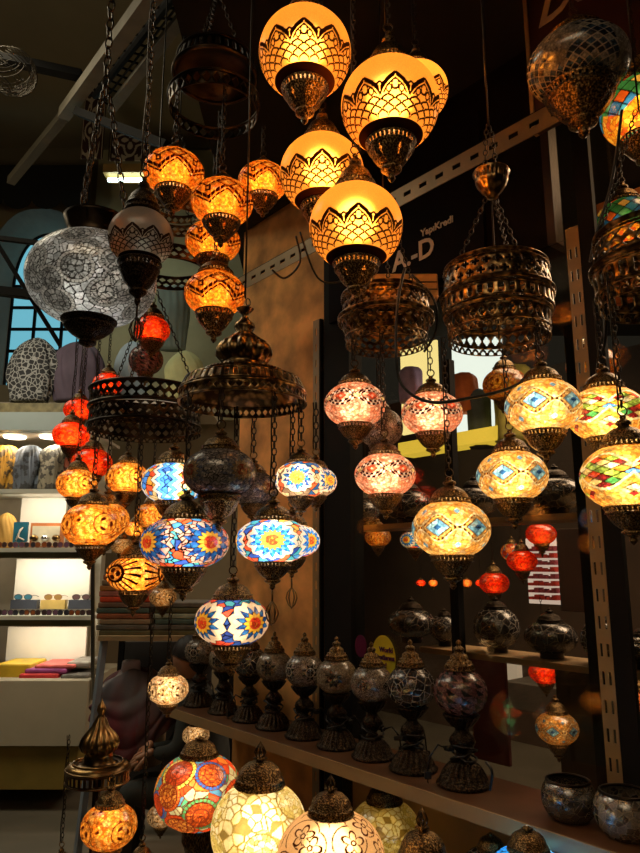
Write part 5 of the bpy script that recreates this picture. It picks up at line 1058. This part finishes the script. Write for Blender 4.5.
# scarf: a cowl of overlapping folds
V = []; Fc = []; nu, nv = 144, 40; c = W(135, 694, 3.87); sc_ = 3.9/F
for j in range(nv+1):
    t = j/nv; rx = (13+25*math.sin(min(1, t*1.25)*PI/2)**.9-5*max(0, t-.7))*sc_; z = (22-44*t)*sc_
    for i in range(nu):
        a = 2*PI*i/nu; fz = max(0, -math.sin(a-.15)); drop = 30*sc_*fz**4*t; rdg = abs(math.sin(2.5*(a+PI/2)+11*t))**.6; f = 1+.085*rdg*(.4+t)+.02*math.sin(13*a+9*t)
        V.append((c.x+rx*f*math.cos(a), c.y+rx*.72*f*math.sin(a), c.z+z-drop+.012*math.sin(3*a+12*t)))
for j in range(nv):
    for i in range(nu): Fc.append((j*nu+i, j*nu+(i+1) % nu, (j+1)*nu+(i+1) % nu, (j+1)*nu+i))
col = []
for v in V:
    t = min(1, max(0, (c.z+.03-v[2])/.18))+.25*math.sin(v[0]*40); t = min(1, max(0, t)); t = .5*t if v[0] > c.x+.06 else t
    g = np.array((.10, .09, .10)); r2 = np.array((.13, .015, .025)); col.append((*(g*(1-t)+r2*t), 1))
o = obj('mannequin_scarf', mesh('mannequin_scarf', V, Fc, attrmat('grey_red_scarf', .6), True, col)); tag(o, 'grey and wine red scarf wrapped round the mannequin bust', 'scarf')
# ------------------------------------------------------------ seated person
def skin(name, nodes, edges, m, parent=None, sub=2, root=0):
    me = bpy.data.meshes.new(name); me.from_pydata([n_[0] for n_ in nodes], edges, []); o = bpy.data.objects.new(name, me); link(o, parent)
    md = o.modifiers.new('skin', 'SKIN'); md.use_smooth_shade = True
    for i, n_ in enumerate(nodes): sv = me.skin_vertices[0].data[i]; r = n_[1]; sv.radius = r if isinstance(r, tuple) else (r, r); sv.use_root = (i == root)
    sb_ = o.modifiers.new('sub', 'SUBSURF'); sb_.levels = sub; sb_.render_levels = sub; me.materials.append(m); return o
CL = mat('dark_green_black_clothes', (.028, .032, .028), .85, 0, .3, 15); SK = mat('skin', (.42, .22, .13), .55, 0, .08); HR_ = mat('dark_hair', (.012, .009, .008), .6)
ps = tag(empty('person', (W(205, 800, 3.7).x, 3.7, 0)), 'person in dark clothes sitting behind the lamps with hands on the lap', 'person')
def q(px, py, Y): return tuple(W(px+8, py-14, Y+.7)-ps.location)
pel = q(205, 808, 3.05); che = q(195, 742, 3.02); shl = q(190, 712, 3.0); nk = q(183, 692, 3.0)
nodes = [(pel, (.15, .12)), (q(202, 775, 3.03), (.13, .11)), (che, (.14, .11)), (shl, (.12, .09)), (nk, .05), (q(177, 676, 2.98), .05),
  (q(183, 724, 2.84), .065), (q(172, 765, 2.76), .052), (q(155, 768, 2.78), .040), (q(146, 766, 2.80), .028),
  (q(186, 722, 3.18), .065), (q(168, 762, 3.14), .052), (q(150, 764, 3.0), .038), (q(143, 762, 2.94), .028),
  (q(190, 812, 2.90), .09), (q(150, 808, 2.82), .078), (q(118, 806, 2.78), .065), (tuple(Vector(q(116, 806, 2.78))+Vector((.0, 0, -.22))), .055), (tuple(Vector((q(114, 806, 2.78)[0], q(114, 806, 2.78)[1], .07))), .042), (tuple(Vector((q(96, 806, 2.75)[0], q(96, 806, 2.75)[1], .04))), .036),
  (q(192, 806, 3.18), .09), (q(155, 800, 3.16), .078), (q(128, 796, 3.14), .065), (tuple(Vector(q(128, 796, 3.14))+Vector((.0, 0, -.24))), .055), (tuple(Vector((q(127, 796, 3.14)[0], q(127, 796, 3.14)[1], .07))), .042), (tuple(Vector((q(108, 796, 3.1)[0], q(108, 796, 3.1)[1], .04))), .036)]
ed = [(0, 1), (1, 2), (2, 3), (3, 4), (4, 5), (3, 6), (6, 7), (7, 8), (8, 9), (3, 10), (10, 11), (11, 12), (12, 13), (0, 14), (14, 15), (15, 16), (16, 17), (17, 18), (18, 19), (0, 20), (20, 21), (21, 22), (22, 23), (23, 24), (24, 25)]
skin('clothed_body', nodes, ed, CL, ps)
hc = Vector(q(184, 674, 2.98)); F_ = Vector((-.82, -.35, -.45)).normalized(); R1 = F_.cross(Vector((0, 0, 1))).normalized(); U_ = R1.cross(F_)
V = []; Fc = []; nu, nv = 32, 24
for j in range(nv+1):
    ph = -PI/2+PI*j/nv
    for i in range(nu):
        a = 2*PI*i/nu; x = math.cos(ph)*math.sin(a)*.076; f_ = math.cos(ph)*math.cos(a); z = math.sin(ph)*.112
        y = f_*(.095); nose = .022*math.exp(-((z+.012)/.022)**2-(x/.012)**2) if f_ > 0 else 0; eye = -.009*(math.exp(-((z-.012)/.012)**2-((abs(x)-.03)/.014)**2)) if f_ > 0 else 0; lip = .006*math.exp(-((z+.05)/.008)**2-(x/.022)**2) if f_ > 0 else 0
        if z < -.02: x *= 1-.25*min(1, (-z-.02)/.09)
        V.append(hc+R1*x+F_*(y+nose+eye+lip)+U_*z)
for j in range(nv):
    for i in range(nu): Fc.append((j*nu+i, j*nu+(i+1) % nu, (j+1)*nu+(i+1) % nu, (j+1)*nu+i))
obj('head', mesh('head', V, Fc, SK, True), ps)
V = []; Fc = []
for j in range(nv+1):
    ph = -.75+(PI/2+.75)*j/nv
    for i in range(nu):
        a = 2*PI*i/nu; f_ = math.cos(a); low = .35 if f_ > .35 else 0; p2 = max(ph, -.6+1.25*max(0, f_)**.5 if f_ > 0 else -.75); k = 1+.02*math.sin(a*9+j)
        V.append(hc+R1*(math.cos(p2)*math.sin(a)*.088*k)+F_*(math.cos(p2)*f_*.104*k-.006)+U_*(math.sin(p2)*.126*k))
for j in range(nv):
    for i in range(nu): Fc.append((j*nu+i, j*nu+(i+1) % nu, (j+1)*nu+(i+1) % nu, (j+1)*nu+i))
obj('hair', mesh('hair', V, Fc, HR_, True), ps)
# hands: palm and five separate bent fingers, one laid over the other
def hand(wr, dirv, palmn, side, name='hand'):
    wr = Vector(wr); d = Vector(dirv).normalized(); nn = Vector(palmn).normalized(); s = d.cross(nn).normalized()*side
    nodes = [(tuple(wr-d*.02), (.024, .02)), (tuple(wr+d*.02), (.026, .018)), (tuple(wr+d*.055), (.036, .014)), (tuple(wr+d*.08), (.034, .012))]; ed = [(0, 1), (1, 2), (2, 3)]
    skin('hand', nodes, ed, SK, ps, 2)
    for k, (o_, L_) in enumerate(((-.028, .066), (-.010, .078), (.009, .074), (.026, .058))):
        b0 = wr+d*.07+s*o_; p1 = b0+d*L_*.42-nn*.004; p2 = p1+(d*.75-nn*.55)*L_*.36; p3 = p2+(d*.35-nn*.85)*L_*.28
        skin('finger', [(tuple(b0-d*.015), .009), (tuple(p1), .0085), (tuple(p2), .0078), (tuple(p3), .0065)], [(0, 1), (1, 2), (2, 3)], SK, ps, 2)
    b0 = wr+d*.022-s*.02; p1 = b0+(d*.6-s*.7)*.035; p2 = p1+(d*.85-s*.3-nn*.3)*.03; p3 = p2+(d*.9-nn*.4)*.022
    skin('finger', [(tuple(b0), .012), (tuple(p1), .0105), (tuple(p2), .009), (tuple(p3), .007)], [(0, 1), (1, 2), (2, 3)], SK, ps, 2)
hand(q(143, 766, 2.79), (-.75, .15, -.35), (-.3, -.5, .8), 1); hand(q(142, 758, 2.93), (-.5, -.35, -.75), (-.6, -.5, .4), -1)
st = W(205, 830, 3.05); B = MB().lathe([(.0001, 0), (.17, 0), (.17, .03), (.12, .05), (.12, .26), (.16, .28), (.16, .30), (.0001, .31)], 32, (0, 0, 0)); o = B.build('round_stool', DKW, None, True, loc=(pel[0]+ps.location.x, 3.75, 0)); tag(o, 'dark round stool under the seated person', 'stool')
# ============================================================ general light
area((-.4, -.6, 3.2), 1.6, 9, (1, .74, .45), name='overhead_fill'); area((-2.2, 2.6, 4.2), 1.2, 12, (1, .86, .6), name='hall_fill'); pl = bpy.data.lights.new('vault_fill', 'POINT'); pl.energy = 9; pl.color = (1, .8, .5); pl.shadow_soft_size = .2; po = bpy.data.objects.new('vault_fill', pl); link(po); po.location = (-3.2, 3.4, 3.6)  # unseen fill lights added: overhead by the camera, in the hall, for the vault
area((-2.3, 3.75, 3.3), .9, 7, (1, .9, .72), (math.radians(30), 0, 0), .4, name='display_fill')  # area light added out of view to brighten the display shelves

w_ = bpy.data.worlds.new('world'); bpy.context.scene.world = w_; w_.use_nodes = True; w_.node_tree.nodes['Background'].inputs[0].default_value = (.010, .009, .007, 1); w_.node_tree.nodes['Background'].inputs[1].default_value = 1
sc.cycles.max_bounces = 7; sc.cycles.diffuse_bounces = 3; sc.cycles.glossy_bounces = 3; sc.cycles.transmission_bounces = 5; sc.cycles.transparent_max_bounces = 10; sc.cycles.sample_clamp_indirect = 4; sc.cycles.caustics_reflective = False
